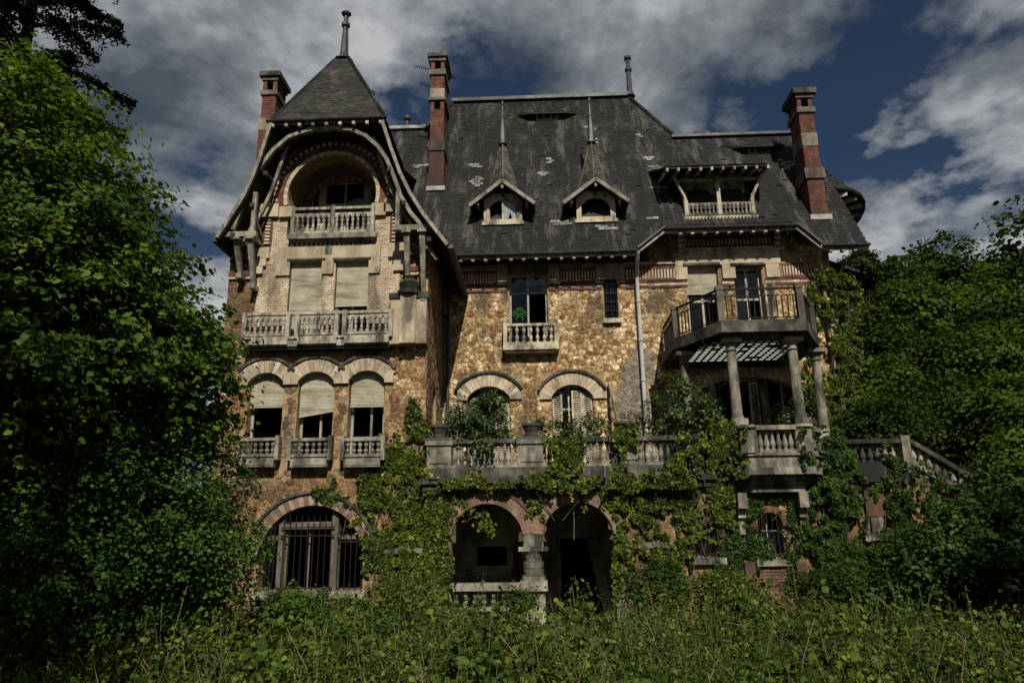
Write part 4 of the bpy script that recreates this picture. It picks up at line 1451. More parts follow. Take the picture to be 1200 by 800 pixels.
build_stones(tl, stone_field(XT0, XT1, Z(364, 560, YT), ZB, front(YT), .2, keep), RUBBLE_T)
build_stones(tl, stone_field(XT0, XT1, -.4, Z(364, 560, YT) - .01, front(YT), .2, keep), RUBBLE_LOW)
# side walls of the tower
q = MB()
q.holed([(YT + .43, -.4), (19.99, -.4), (19.99, 9.0), (YT + .43, 9.0)], [arch_poly(18.1, 18.7, 4.3, 5.3, 5.55, 8), [(18.0, .5), (18.7, .5), (18.7, 1.9), (18.0, 1.9)]], 0, .4, fn=lambda u, w, d: (XT1 - d, u, w))
q.box(XT0, XT0 + .4, YT + .43, 19.99, -.4, 9.0)
tw = q.build('tower_wall', MORTAR, house)
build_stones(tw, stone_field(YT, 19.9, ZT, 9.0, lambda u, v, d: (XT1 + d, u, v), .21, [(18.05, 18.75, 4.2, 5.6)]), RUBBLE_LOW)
box('inner_wall', INSIDE, house, XT0 + .41, XT1 - .41, 19.2, 19.3, -.3, 11)
for z in (ZT - .25, ZB - .2, Z(390, 280, YT) - .15):
    box('floor', INSIDE, house, XT0 + .41, XT1 - .41, YT + .43, 19.19, z, z + .15)

# three arched windows
for i, r_ in enumerate(T3):
    hold = box('window_arch', ASHLAR, house, r_[0] + .01, r_[1] - .01, YT - .02, YT - .001, t3t + .01, t3t + .3)
    voussoirs(hold, r_[0], r_[1], t3s, t3t, .33, 11, YT - .075, YT + .1, [ASHLAR, CREAM])
    voussoirs(hold, r_[0], r_[1], t3s, t3t, .06, 16, YT - .12, YT - .02, [DARKSTONE], 'hood_brick', .335, extra=-.1)
    xl = (T3[i - 1][1] + r_[0]) / 2 + .004 if i else r_[0] - .2
    xr = (T3[i + 1][0] + r_[1]) / 2 - .004 if i < 2 else r_[1] + .22
    for a, b in ((xl, r_[0]), (r_[1], xr)):
        q = MB(); q.box(a, b - .002, YT - .08, YT + .05, t3s - .07, t3s + .22); q.build('springer_stone', ASHLAR, hold)
    cxw = (r_[0] + r_[1]) / 2
    pxs = (308, 367, 428)[i]
    zbl = Z(pxs, (476, 478, 476)[i], YT + .12)
    blind(house, r_[0] + .03, r_[1] - .03, zbl, t3t, YT + .11)
    if i == 1:
        q = MB(); za, zb_ = Z(pxs, 489, YT + .1), Z(pxs, 479, YT + .1); q.slab([(r_[0] + .03, YT + .1, za), (r_[1] - .03, YT + .1, za + .13), (r_[1] - .03, YT + .1, zb_ + .06), (r_[0] + .03, YT + .1, zb_)], (0, .02, 0)); q.build('loose_slats', BLIND, house)
    window(house, r_[0] + .02, r_[1] - .02, zt3b, t3t, YT + .26, () if i == 0 else (.6,), () if i == 0 else (.24,), .06, GREYPAINT, panes=() if i == 0 else (0, 2))
    # balustrade with base block
    px0, px1 = ((277, 327), (337, 389), (399, 451))[i]
    a, b = X(px0, 525, YT - .2), X(px1, 525, YT - .2)
    pc = (px0 + px1) / 2
    zt_, zm_, zb_ = Z(pc, 513, YT - .2), Z(pc, 534, YT - .2), Z(pc, 547, YT - .2)
    balustrade(house, (a + .09, YT - .16), (b - .09, YT - .16), zm_ - .02, zt_, 6, GREYSTONE, 'double', .06, .07, .06, .15)
    for x in (a + .045, b - .045):
        box('end_post', GREYSTONE, house, x - .045, x + .045, YT - .25, YT - .06, zm_ - .1, zt_ + .05)
    q = MB(); q.box(a + .1, b - .1, YT - .26, YT, zb_, zb_ + .19); q.box(a + .13, b - .13, YT - .275, YT - .262, zb_ + .04, zb_ + .15); q.box(a + .12, b - .12, YT - .2, YT, zb_ + .192, zm_ - .03)
    q.build('window_sill', GREYSTONE, house)
# dark louvres tucked at the sides of the windows
# ground-floor window: stone mullions, transom, grille
hold = box('window_arch', MORTAR, house, XC - .5, XC + .5, YT - .015, YT - .001, gzt + .01, gzt + .2)
voussoirs(hold, gw[0], gw[1], gzs, gzt, .26, 36, YT - .07, YT + .15, [MUTEDBRICK, MUTEDSTONE])
voussoirs(hold, gw[0], gw[1], gzs, gzt, .06, 26, YT - .12, YT - .02, [DARKSTONE], 'hood_brick', .265)
x1_, x2_ = X(328, 640, YT), X(391, 640, YT)
ztr = Z(364, 616, YT)
q = MB()
for x in (x1_, x2_):
    q.box(x - .07, x + .07, YT + .06, YT + .28, gw[2], gzt - .02)
q.box(x1_ + .07, x2_ - .07, YT + .08, YT + .26, ztr - .06, ztr + .06)
q.box(gw[0], x1_ - .07, YT + .08, YT + .26, ztr - .3, ztr - .2); q.box(x2_ + .07, gw[1], YT + .08, YT + .26, ztr - .3, ztr - .2)
q.build('stone_mullion', DULLSTONE, house)
window(house, x1_ + .07, x2_ - .07, gw[2], ztr - .06, YT + .2, (.5,), (), .04, DULLSTONE)
window(house, x1_ + .07, x2_ - .07, ztr + .06, gzt, YT + .2, (), (), .04, DULLSTONE)
window(house, gw[0], x1_ - .07, gw[2], ztr - .3, YT + .2, (), (), .04, DULLSTONE)
window(house, x2_ + .07, gw[1], gw[2], ztr - .3, YT + .2, (), (), .04, DULLSTONE)
grille(house, x1_ - .0, x2_ + .0, gw[2] + .02, ztr + .12, YT - .0, 9, (.03, .78, .9), .12)
grille(house, gw[0] + .03, x1_ - .09, gw[2] + .02, ztr - .1, YT - .0, 4, (.03, .8), .12)
grille(house, x2_ + .09, gw[1] + .02, gw[2] + .02, ztr - .1, YT - .0, 5, (.03, .8), .12)
q = MB(); q.box(gw[0] - .1, gw[1] + .1, YT - .16, YT + .3, gw[2] - .17, gw[2] - .002); q.box(gw[0] + .1, gw[1] - .1, YT - .1, YT, gw[2] - .3, gw[2] - .172); q.build('window_sill', GREYSTONE, house)
band('stone_string', X(440, 645, YT), XT1, Z(470, 648, YT), Z(470, 642, YT), YT, GREYSTONE, house, .12)

# ---- upper part: cream brick, timber balcony, recessed arch
skR = [(X(a, b, 16.3), Z(a, b, 16.3)) for a, b in ((451, 145), (461, 176), (472, 206), (484, 230), (500, 255), (527, 289))]
skL = [(X(a, b, 16.3), Z(a, b, 16.3)) for a, b in ((318, 148), (307, 182), (297, 210), (286, 233), (272, 255), (255, 281))]
XA = XC
lo = rect(334, 235, 447, 277, YT)
lx0, lx1 = XC - 1.13, XC + 1.13
lz0_ = Z(391, 276, YT); lzs = Z(391, 240, YT); lzt = Z(391, 183, YT)
W2 = [rect(338.5, 306, 378, 362, YT), rect(392.5, 305, 431.5, 362, YT)]
outer = [(XT0, ZB + .003), (XT1, ZB + .003), (XT1, 9.05)] + [(x - .22, z - .12) for x, z in skR[::-1] if x - .22 < XT1 and z > 9.2] + [(x + .22, z - .12) for x, z in skL if x + .22 > XT0 and z > 9.2] + [(XT0, 9.05)]
q = MB()
q.holed(outer, [arch_poly(lx0, lx1, lz0_, lzs, lzt, 18)] + [[(b[0], ZB + .1), (b[1], ZB + .1), (b[1], b[3]), (b[0], b[3])] for b in W2], YT, YT + .41)
tu = q.build('tower_wall', MORTAR, house)
# loggia behind the arch
q = MB()
lin = arch_poly(lx0, lx1, lz0_, lzs, lzt, 18)
lout = [(x, YT + .42, z) for x, z in lin]
n = len(lin)
q.add([(x, YT + .411, z) for x, z in lin] + [(x, YT + 1.1, z) for x, z in lin], [(i, (i + 1) % n, n + (i + 1) % n, n + i) for i in range(n)])
LOGGIA_SHADE = mat('shade_toned_cream_plaster', [(.06, .045, .028), (.10, .075, .048), (.14, .11, .07)], 2, bump=.3, stain=(.04, .03, .02), stain_amt=.4)  # cream toned down, the shade of the recess is put into the colour
lg = q.build('loggia_vault', LOGGIA_SHADE, house)
iw0, iw1 = X(357, 235, YT + 1.1), X(443, 235, YT + 1.1)
iw0, iw1 = XC - .95, XC + .95
izs, izt = Z(397, 236, YT + 1.1), Z(397, 212, YT + 1.1)
q = MB(); q.holed(arch_poly(lx0 - .1, lx1 + .1, lz0_ - .1, lzs, lzt + .1, 18), [arch_poly(iw0, iw1, lz0_, izs, izt, 14)], YT + 1.11, YT + 1.3); q.build('loggia_back_wall', LOGGIA_SHADE, house)
hold = box('window_arch', ASHLAR, house, XC - .3, XC + .3, YT + 1.095, YT + 1.105, izt + .02, izt + .18)
voussoirs(hold, iw0, iw1, izs, izt, .2, 26, YT + 1.04, YT + 1.12, [MUTEDBRICK, MUTEDSTONE])
wd = window(house, iw0 + .3, iw1 - .3, lz0_, izt, YT + 1.2, (.5,), (.68,), .06, PAINTW, panes=(0, 1, 3))
for x in (iw0 + .3, iw1 - .36):
    box('stone_mullion', ASHLAR, house, x - .06, x + .12, YT + 1.14, YT + 1.29, lz0_, izt - .02)
window(house, iw0, iw0 + .24, lz0_, izt - .1, YT + 1.21, (), (), .05, ASHLAR)
window(house, iw1 - .24, iw1, lz0_, izt - .1, YT + 1.21, (), (), .05, ASHLAR)
# arch rings: cream, then red with dentils
hold = box('loggia_arch', REDBRICK, house, XC - .4, XC + .4, YT - .012, YT - .001, lzt + .12, lzt + .2)
voussoirs(hold, lx0, lx1, lzs, lzt, .1, 44, YT - .09, YT + .05, [CREAM, ASHLAR])
voussoirs(hold, lx0, lx1, lzs, lzt, .16, 40, YT - .05, YT + .02, [REDBRICK], 'voussoir', .102)
voussoirs(hold, lx0, lx1, lzs, lzt, .09, 64, YT - .085, YT + .02, [CREAM, REDBRICK], 'dentil', .264)
voussoirs(hold, lx0, lx1, lzs, lzt, .1, 40, YT - .05, YT + .02, [REDBRICK], 'voussoir', .356)
# brick fields
qb = MB()
bx_l, bx_r = X(317, 300, YT), X(466, 300, YT)
ztop = Z(391, 256, YT)
kp = [(b[0], b[1], 0, b[3]) for b in W2] + [(lx0, lx1, lz0_ - .02, 99), (X(341, 300, YT), X(436, 300, YT), Z(391, 307, YT), Z(391, 280, YT)), (X(341, 280, YT), X(437, 280, YT), Z(391, 291, YT), 99)]
kp += [(X(325, 300, YT), X(338, 300, YT), Z(330, 325, YT), Z(330, 291, YT)), (X(433, 300, YT), X(446, 300, YT), Z(440, 322, YT), Z(440, 288, YT))]
brick_field(qb, bx_l, bx_r, Z(391, 292, YT), ztop, front(YT), .13, .064, .009, .02, kp)
brick_field(qb, X(301, 340, YT), X(468, 340, YT), ZB + .1, Z(391, 292, YT) - .002, front(YT), .13, .064, .009, .02, kp)
o = qb.build('cream_brickwork', CREAM, house, fix=False); o['kind'] = 'stuff'
# red and gold side strips
insk = in_poly(outer)
qr = MB()
zr0, zr1_ = Z(391, 285, YT), Z(391, 255, YT)
brick_field(qr, XT0 + .05, XT1 - .05, zr0, 12.2, front(YT), .13, .064, .009, .02, [(bx_l, bx_r, 0, ztop), (lx0 - .46, lx1 + .46, 0, lzs), (lx0 - .2, lx1 + .2, 0, lzt + .2)],
            inside=lambda x, z: insk(x, z) and math.hypot(x - XC, max(0, z - lzs)) > 1.6)
o = qr.build('red_brickwork', REDBRICK, house, fix=False); o['kind'] = 'stuff'
for px0, px1, pya, pyb in ((309, 320, 288, 257), (457, 467, 285, 250)):
    a, b = X(px0, 272, YT), X(px1, 270, YT)
    z0_, z1_ = Z(px0, pya, YT), Z(px0, pyb, YT)
    q = MB(); q.box(a, b, YT - .03, YT - .001, z0_, z1_, 0)
    for i in range(8):
        zz = z0_ + (z1_ - z0_) * (i + .3) / 8
        q.box(a + .06, b - .06, YT - .06, YT - .031, zz, zz + .05, 1)
    q.build('brick_strip', [REDBRICK, CREAM], house)
# impost stones and stepped corbel stones
for (a, b, c, d) in ((304, 241, 328, 256), (329, 244, 346, 256), (437, 240, 453, 254), (451, 236, 464, 250)):
    r_ = rect(a, b, c, d, YT)
    q = MB(); q.box(r_[0], r_[1], YT - .12, YT + .02, r_[2], r_[3]); q.build('impost_stone', ASHLAR, house)
for sg, pts in ((-1, ((298, 292, 317, 304), (299, 304.5, 313, 313), (296, 313.5, 309, 322))), (1, ((456, 286, 478, 302), (462, 302.5, 480, 318)))):
    for p in pts:
        r_ = rect(*p, YT)
        q = MB(); q.box(r_[0], r_[1], YT - .1, YT + .02, r_[2], r_[3]); q.build('corbel_stone', ASHLAR, house)
# outer strips of rubble and banding at the sides
build_stones(tu, stone_field(XT0, X(300, 340, YT), ZB, 9.0, front(YT), .2), RUBBLE_LOW)
build_stones(tu, stone_field(X(469, 340, YT), XT1, ZB, 9.2, front(YT), .2), RUBBLE)
for x0, x1 in ((XT0, X(300, 325, YT)), (X(480, 318, YT), XT1)):
    brick_band(x0, x1, Z(480, 323, YT), Z(480, 320, YT), YT - .03, house, ASHLAR)
    brick_band(x0, x1, Z(480, 319, YT), Z(480, 313, YT), YT - .03, house, REDBRICK)
    brick_band(x0, x1, Z(480, 303, YT), Z(480, 299, YT), YT - .03, house, REDBRICK)
# lintel over the pair of windows
zl0, zl1 = Z(391, 306, YT), Z(391, 289, YT)
q = MB(); q.box(X(341, 298, YT), X(437, 298, YT), YT - .06, YT + .1, zl0, zl1)
for px0, px1, py in ((325, 341, 324), (433, 446, 321), (378.5, 392, 322)):
    q.box(X(px0, 305, YT), X(px1, 305, YT), YT - .075, YT + .02, Z(px0, py, YT), zl1 - (.0 if px0 != 378.5 else .25))
q.build('stone_lintel', ASHLAR, house)
box('lintel_joint', GREYSTONE, house, XC - .09, XC + .09, YT - .07, YT - .061, zl0 + .01, zl1 - .01)
for b in W2:
    window(house, b[0], b[1], ZB + .1, b[3], YT + .2, (.5,), (), .05, GREYPAINT)
    box('drip_mould', DARKSTONE, house, b[0] - .06, b[1] + .06, YT - .1, YT - .061, b[3] - .01, b[3] + .04)
blind(house, W2[0][0] + .02, W2[0][1] - .02, ZB + .3, W2[0][3], YT + .07)
blind(house, W2[1][0] + .02, W2[1][1] - .02, Z(411, 357, YT), W2[1][3], YT + .07, tilt=-.0)
# dentil course under the loggia balcony
dentil_panel('brick_frieze', X(341, 285, YT), X(434, 285, YT), Z(391, 289, YT), Z(391, 281.5, YT), YT, 17, house, [DARKSTONE, CREAM], frame=False, proud=.08)
# loggia balcony
a, b = X(344, 258, YT - .14), X(437, 258, YT - .14)
zt_, zb_ = Z(391, 243, YT - .14), Z(391, 274, YT - .14)
q = MB(); q.box(a - .1, b + .1, YT - .22, YT, zb_ - .14, zb_); q.box(a - .03, b + .03, YT - .15, YT, zb_ - .19, zb_ - .141); q.build('balcony_slab', GREYSTONE, house)
bm_ = (a + b) / 2
q = MB()
q.box(a, b, YT - .19, YT - .09, zt_ - .07, zt_); q.box(a, b, YT - .175, YT - .105, zt_ - .24, zt_ - .17)
q.build('handrail', BALTIMBER, house)
for x0, x1 in ((a + .04, bm_ - .03), (bm_ + .03, b - .04)):
    balustrade(house, (x0, YT - .14), (x1, YT - .14), zb_ + .02, zt_ - .17, 7, BALTIMBER, 'timber', .042, .06, .07, .08)
for x in (a, bm_, b):
    box('newel_post', BALTIMBER, house, x - .045, x + .045, YT - .21, YT - .07, zb_, zt_ + .03)
# first-floor timber balcony
a, b = X(287, 384, YT - .32), X(458, 384, YT - .32)
zt_, zb_ = Z(372, 366, YT - .32), Z(372, 394, YT - .32)
q = MB(); q.box(a, b, YT - .37, YT, zb_ - .06, zb_)
for x0, x1 in ((a + .02, X(338, 400, YT - .32)), (X(349, 400, YT - .32), X(395, 400, YT - .32)), (X(404, 400, YT - .32), b - .03)):
    q.box(x0, x1, YT - .4, YT - .371, zb_ - .2, zb_ - .02)
q.box(a + .05, b - .05, YT - .34, YT - .0, zb_ - .24, zb_ - .061)
q.build('balcony_slab', BALTIMBER, house)
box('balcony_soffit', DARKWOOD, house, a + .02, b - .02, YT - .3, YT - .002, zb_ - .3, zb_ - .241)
q = MB(); q.box(a - .04, b + .02, YT - .38, YT - .27, zt_ - .06, zt_ + .01); q.build('handrail', BALTIMBER, house)
seg = [(a, X(338, 380, YT - .32)), (X(349, 380, YT - .32), X(395, 380, YT - .32)), (X(404, 380, YT - .32), b)]
for x0, x1 in seg:
    balustrade(house, (x0 + .05, YT - .325), (x1 - .05, YT - .325), zb_ + .03, zt_ - .1, 7, BALTIMBER, 'timber', .042, .05, .06, .08)
    for x in (x0, x1):
        box('newel_post', BALTIMBER, house, x - .05, x + .05, YT - .39, YT - .26, zb_ - .05, zt_ + .03)
# stone pier with a dark cap at the right end of the balcony
a, b = X(459, 378, YT - .1), XT1 + .02
z0_, z1_ = Z(480, 406, YT), Z(480, 354, YT)
q = MB(); q.box(a, b, YT - .3, YT, z0_, z1_); q.box(a + .25, b - .25, YT - .38, YT - .301, z0_, z1_ + .1); q.build('stone_pier', ASHLAR, house)
q = MB()
q.box(a - .04, a + .28, YT - .34, YT, z1_ + .002, z1_ + .14); q.box(b - .28, b + .04, YT - .34, YT, z1_ + .002, z1_ + .14)
cxp = (a + b) / 2
q.lathe([(.3, 0), (.3, .1), (.22, .13), (.24, .2), (.27, .3), (.2, .36), (.16, .4), (.2, .46), (.05, .5)], (cxp, YT - .2, z1_ + .102), 12)
q.build('pier_cap', DARKSTONE, house)

# ---- tower roof
HZ = Z(385, 142, 16.3)
hx0, hx1 = skL[0][0], skR[0][0]
apxp = at(403, 71, 17.55)
q = MB()
bs = [Vector((hx0 - .02, 16.22, HZ)), Vector((hx1 + .02, 16.22, HZ)), Vector((hx1 + .02, 18.9, HZ)), Vector((hx0 - .02, 18.9, HZ))]
tp = [apxp + Vector((sx * .16, sy * .16, 0)) for sx, sy in ((-1, -1), (1, -1), (1, 1), (-1, 1))]
q.add(bs + tp, [(0, 1, 5, 4), (1, 2, 6, 5), (2, 3, 7, 6), (3, 0, 4, 7), (4, 5, 6, 7)])
q.add([bs[3], bs[2], tp[2], tp[3], (hx0, 23, HZ + 1.5), (hx1, 23, HZ + 1.5), (XC + .1, 22.8, ZS - .3)], [(0, 1, 5, 4), (1, 2, 6, 5), (3, 0, 4, 6), (2, 3, 6)])
tr = q.build('tower_roof', DARKWOOD, house)
for i in range(4):
    A, B, C, D = bs[i], bs[(i + 1) % 4], tp[(i + 1) % 4], tp[i]
    L = (B - A).length; H = ((D + C) / 2 - (A + B) / 2).length
    S = lambda u, s, A=A, B=B, C=C, D=D, L=L, H=H: A + (B - A) * (u / L) + ((C + D) / 2 - (A + B) / 2) * (s / H)
    insd = lambda u, s, L=L, H=H: (s / H) * (L - .32) / 2 < u < L - (s / H) * (L - .32) / 2
    slates('slates', S, insd, 0, L, 0, H, .15, .1, SLATE_T, tr)
    q = MB(); q.bar(A + Vector((0, 0, .02)), D, .1, .06); q.build('hip_cap', SLATE, tr)
q = MB()
zfn = Z(403, 15, 17.55) - apxp.z
q.lathe([(.3, -.06), (.2, .05), (.13, .16), (.11, .3), (.075, zfn * .68), (.12, zfn * .7), (.12, zfn * .76), (.07, zfn * .78), (.065, zfn * .92), (.12, zfn * .94), (.15, zfn * .97), (.1, zfn)], tuple(apxp), 8)
q.build('finial', ZINC, tr)
px_ = at(434, 125, 18.3)
zz = Z(434, 108, 18.3) - px_.z
q = MB(); q.lathe([(.07, -.4), (.07, zz * .7), (.12, zz * .75), (.12, zz), (.02, zz)], tuple(px_), 8); q.build('vent_pipe', ZINC, tr)
# skirts: curved side slopes
for sk, sg in ((skR, 1), (skL, -1)):
    fine = []
    for i in range(len(sk) - 1):
        for t in (0, .5):
            fine.append((sk[i][0] + (sk[i + 1][0] - sk[i][0]) * t, sk[i][1] + (sk[i + 1][1] - sk[i][1]) * t))
    fine.append(sk[-1])
    q = MB()
    n = len(fine)
    th = .09
    v = []
    for (x, z) in fine:
        v += [(x, 16.24, z), (x, 20.6, z), (x - sg * .07, 16.24, z - .06), (x - sg * .07, 20.6, z - .06)]
    f = []
    for i in range(n - 1):
        a = 4 * i; b = a + 4
        f += [(a, a + 1, b + 1, b), (a + 2, a + 3, b + 3, b + 2), (a, b, b + 2, a + 2), (a + 1, b + 1, b + 3, a + 3)]
    f += [(0, 1, 3, 2), (4 * n - 4, 4 * n - 3, 4 * n - 1, 4 * n - 2)]
    q.add(v, f)
    so = q.build('roof_skirt', DARKWOOD, house)
    Ls = [0]
    for i in range(n - 1):
        Ls.append(Ls[-1] + math.hypot(fine[i + 1][0] - fine[i][0], fine[i + 1][1] - fine[i][1]))

    def S(u, s, fine=fine, Ls=Ls):
        s = max(0, min(Ls[-1] - .0001, Ls[-1] - s)); i = 0
        while Ls[i + 1] < s:
            i += 1
        t = (s - Ls[i]) / (Ls[i + 1] - Ls[i])
        return Vector((fine[i][0] + (fine[i + 1][0] - fine[i][0]) * t, 16.24 + u, fine[i][1] + (fine[i + 1][1] - fine[i][1]) * t))
    slates('slates', S, lambda u, s: u < 4.4, 0, 4.4, 0, Ls[-1], .165, .105, SLATE, so)
    q = MB(); q.ribbon([(x, z + .02) for x, z in fine] if sg > 0 else [(x, z + .02) for x, z in fine[::-1]], .085, 16.14, 16.235); q.build('bargeboard', TIMBER, house)
    q = MB()     # inner parallel timber
    inn = [(x - sg * .32, z - .16) for x, z in fine]
    q.ribbon(inn if sg > 0 else inn[::-1], .08, 16.6, 16.7); q.build('gable_rib', TIMBER, house)
    for i in (3, 6, 9):     # purlins under the overhang
        x, z = fine[i]
        q = MB()
        q.box(x - sg * .22 - .05, x - sg * .22 + .05, 16.26, 16.99, z - .24, z - .13)
        q.build('purlin', DARKWOOD, house)
    gx0 = sk[-1]
    q = MB(); q.bar((gx0[0] + sg * .03, 16.2, gx0[1] - .03), (gx0[0] + sg * .03, 20.4, gx0[1] - .03), .13, .1); q.build('gutter', ZINC, house)
# gable arch timber
al = [(X(a, b, 16.5), Z(a, b, 16.5)) for a, b in ((274, 272), (284, 246), (296, 218), (307, 197), (322, 178), (340, 163), (364, 154.5), (390, 152), (414, 154), (432, 162), (446, 174), (456, 188), (464, 206), (473, 232), (484, 251), (497, 266))]
q = MB(); q.ribbon(al, .095, 16.3, 16.42); q.build('gable_arch', TIMBER, house)
# boarded soffit behind the arch
q = MB(); q.box(hx0 + .05, hx1 - .05, 16.3, 16.99, HZ - .12, HZ - .07); q.build('soffit', DARKWOOD, house)
q = MB()
al2 = [(x, z - .02) for x, z in al[4:12]]
for i in range(len(al2) - 1):
    q.slab([(al2[i][0], 16.43, al2[i][1]), (al2[i + 1][0], 16.43, al2[i + 1][1]), (al2[i + 1][0], 16.99, al2[i + 1][1]), (al2[i][0], 16.99, al2[i][1])], (0, 0, .04))
q.build('arch_soffit', DARKWOOD, house)
gutter([(hx0 - .08, 16.15, HZ - .02), (hx1 + .08, 16.15, HZ - .02)], r=.06)
q = MB(); q.bar((hx0 - .05, 16.24, HZ - .07), (hx1 + .05, 16.24, HZ - .07), .05, .07); q.build('fascia', TIMBER, house)
q = MB(); q.box(-.04, .04, 0, .1, -.09, .0)
rm = q.mesh('rafter_end', PAINTW)
for i in range(9):
    link('rafter_end', rm, house, (hx0 + .08 + (hx1 - hx0 - .16) * i / 8, 16.16, HZ - .10))
# brackets
for sg, beam, posts, kings in ((-1, (257, 301, 275.5), ((275, 283, 320), (291, 282, 332)), (298, 226, 272)), (1, (461, 506, 267.5), ((475.5, 273, 338), (494, 272, 346)), (466.5, 214, 264))):
    yb = 16.38
    x0, x1 = X(beam[0], beam[2], yb), X(beam[1], beam[2], yb)
    zb_ = Z((beam[0] + beam[1]) / 2, beam[2], yb)
    q = MB(); q.box(x0, x1, yb - .07, yb + .07, zb_ - .06, zb_ + .07); q.build('bracket_beam', TIMBER, house)
    for (px, pa, pb) in posts:
        x = X(px, (pa + pb) / 2, yb)
        za, zc = zb_ - .062, Z(px, pb, yb + .3)
        q = MB()
        q.slab([(x - .075, yb - .06, za), (x + .075, yb - .06, za), (x + .045, yb + .35, zc), (x - .045, yb + .35, zc)], (0, .12, 0))
        q.box(x - .11, x + .11, yb - .1, yb + .12, za - .07, za - .001)
        q.box(x - .07, x + .07, yb + .3, YT, zc - .12, zc - .001)
        q.build('bracket_post', TIMBER, house)
        q = MB(); q.bar((x, yb, zb_), (x, YT, zb_), .11, .11); q.build('bracket_arm', TIMBER, house)
    x = X(kings[0], (kings[1] + kings[2]) / 2, yb)
    q = MB(); q.box(x - .05, x + .05, yb - .05, yb + .05, zb_ + .071, Z(kings[0], kings[1], yb)); q.build('king_post', TIMBER, house)
    xi = X(kings[0] - sg * 3, 250, YT)
    q = MB(); q.bar((x, yb, zb_ + .5), (x, YT, zb_ + .1), .09, .1); q.build('bracket_strut', TIMBER, house)

# ================================================================ the stone terrace and porch
terrace = thing('terrace', 'ivy-hung stone terrace on porch arches along the front of the mansion', 'terrace', (2.5, YP, 0))
G0 = -.35
tx0 = X(499, 560, YP)
tx1 = X(868, 560, YP)
BX = at(907, 500, 16.4).x                     # centre of the round-fronted balcony
aL = (X(529, 640, YP), X(613, 640, YP)); aR = (X(637, 640, YP), X(719, 640, YP))
asp = Z(625, 640, YP)
cxm = (aL[1] + aR[0]) / 2
atL, atR = Z(571, 590, YP), Z(678, 588, YP)
zrail = Z(560, 686, YP)
zc0, zc1 = Z(640, 570, YP), Z(640, 547, YP)   # cornice
XRE = X(1062, 560, YP)
nw = []
for r_ in ((813, 613, 843, 653), (888, 600, 918, 655)):
    nw.append(rect(*r_, YP))
q = MB()
q.holed([(tx0, G0), (aR[0] - .2, G0), (aR[0] - .2, G0 + .01), (aR[0], G0 + .01), (aR[1], G0 + .01), (aR[1], G0), (XRE, G0), (XRE, zc0), (tx0, zc0)],
        [[(aL[0], G0 + .1), (cxm - .005, G0 + .1), (cxm - .005, asp - .1), (aL[1], asp - .1)] + arch_poly(aL[0], aL[1], G0 + .1, asp, atL, 20)[2:],
          [(cxm + .005, G0 + .06), (aR[1], G0 + .06)] + arch_poly(aR[0], aR[1], G0 + .06, asp, atR, 20)[2:] + [(aR[0], asp - .1), (cxm + .005, asp - .1)]] +
        [arch_poly(b[0], b[1], b[2], b[3] - .3, b[3], 10) for b in nw], YP, YP + .4)
pw = q.build('porch_wall', MORTAR, terrace)
keep = [(aL[0] - .05, aR[1] + .1, 0 - 1, asp + .1), (aL[0] + .1, aL[1] - .1, 0, atL + .05), (aR[0] + .1, aR[1] - .1, 0, atR + .05), (aL[0] + .5, aL[1] - .4, 0, atL + .3), (aR[0] + .5, aR[1] - .4, 0, atR + .3)]
keep += [(b[0] - .12, b[1] + .12, b[2] - .2, b[3] + .12) for b in nw]
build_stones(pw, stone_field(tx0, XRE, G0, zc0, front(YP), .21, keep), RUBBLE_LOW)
for (a, tp_) in ((aL, atL), (aR, atR)):
    hold = box('porch_arch', MORTAR, terrace, (a[0] + a[1]) / 2 - .4, (a[0] + a[1]) / 2 + .4, YP - .015, YP - .001, tp_ + .02, tp_ + .2)
    voussoirs(hold, a[0], a[1], asp, tp_, .27, 28, YP - .07, YP + .3, [mat('porch_brick', [(.12, .07, .045), (.2, .12, .08), (.27, .19, .13)], 4, bump=.4, rand=.25, stain=(.06, .05, .04), stain_amt=.4)], extra=-.32)
    voussoirs(hold, a[0], a[1], asp, tp_, .05, 18, YP - .1, YP - .02, [REDBRICK], 'hood_brick', .275, extra=-.75)
# central column between the arches
cxm = (aL[1] + aR[0]) / 2
hw = (aR[0] - aL[1]) / 2
q = MB()
q.box(cxm - hw + .02, cxm + hw - .02, YP - .06, YP + .4, asp + .0, asp + .5)
q.box(cxm - hw - .1, cxm + hw + .1, YP - .14, YP + .45, asp - .1, asp - .004)
q.lathe([(.30, 0), (.30, .06), (.24, .1), (.22, .2), (.25, .26), (.235, .3), (.19, .34), (.2, .44), (.21, .5)][::1] if False else [(.22, 0), (.24, .12), (.2, .16), (.27, .3), (.31, .36)], (cxm, YP + .15, asp - .46), 12)
q.lathe([(.27, 0), (.27, .08), (.22, .13), (.24, .2), (.2, .25), (.205, .5), (.19, .8)], (cxm, YP + .15, zrail + .1), 14)
q.box(cxm - .3, cxm + .3, YP - .15, YP + .45, zrail - .12, zrail + .1)
q.box(cxm - .24, cxm + .24, YP - .08, YP + .4, G0, zrail - .121)
q.build('porch_column', GREYSTONE, terrace)
# right jamb
q = MB(); q.box(aR[1] + .0, aR[1] + .2, YP - .05, YP + .02, G0, asp); q.build('stone_jamb', GREYSTONE, terrace)
q = MB(); q.box(aR[0] - .001, aR[1], YP + .05, YP + 3.1, G0 - .05, -.07); q.build('porch_step', DARKSTONE, terrace)
balustrade(terrace, (aL[0], YP + .12), (aL[1] + .05, YP + .12), Z(560, 716, YP), zrail + .06, 8, GREYSTONE, 'double', .065, .17, .08, .28)
# string course stones on the right
for px0, px1, py in ((745, 781, 638), (955, 1000, 640)):
    box('stone_string', GREYSTONE, terrace, X(px0, py, YP), X(px1, py, YP), YP - .14, YP, Z(px0, py + 4, YP), Z(px0, py - 3, YP))
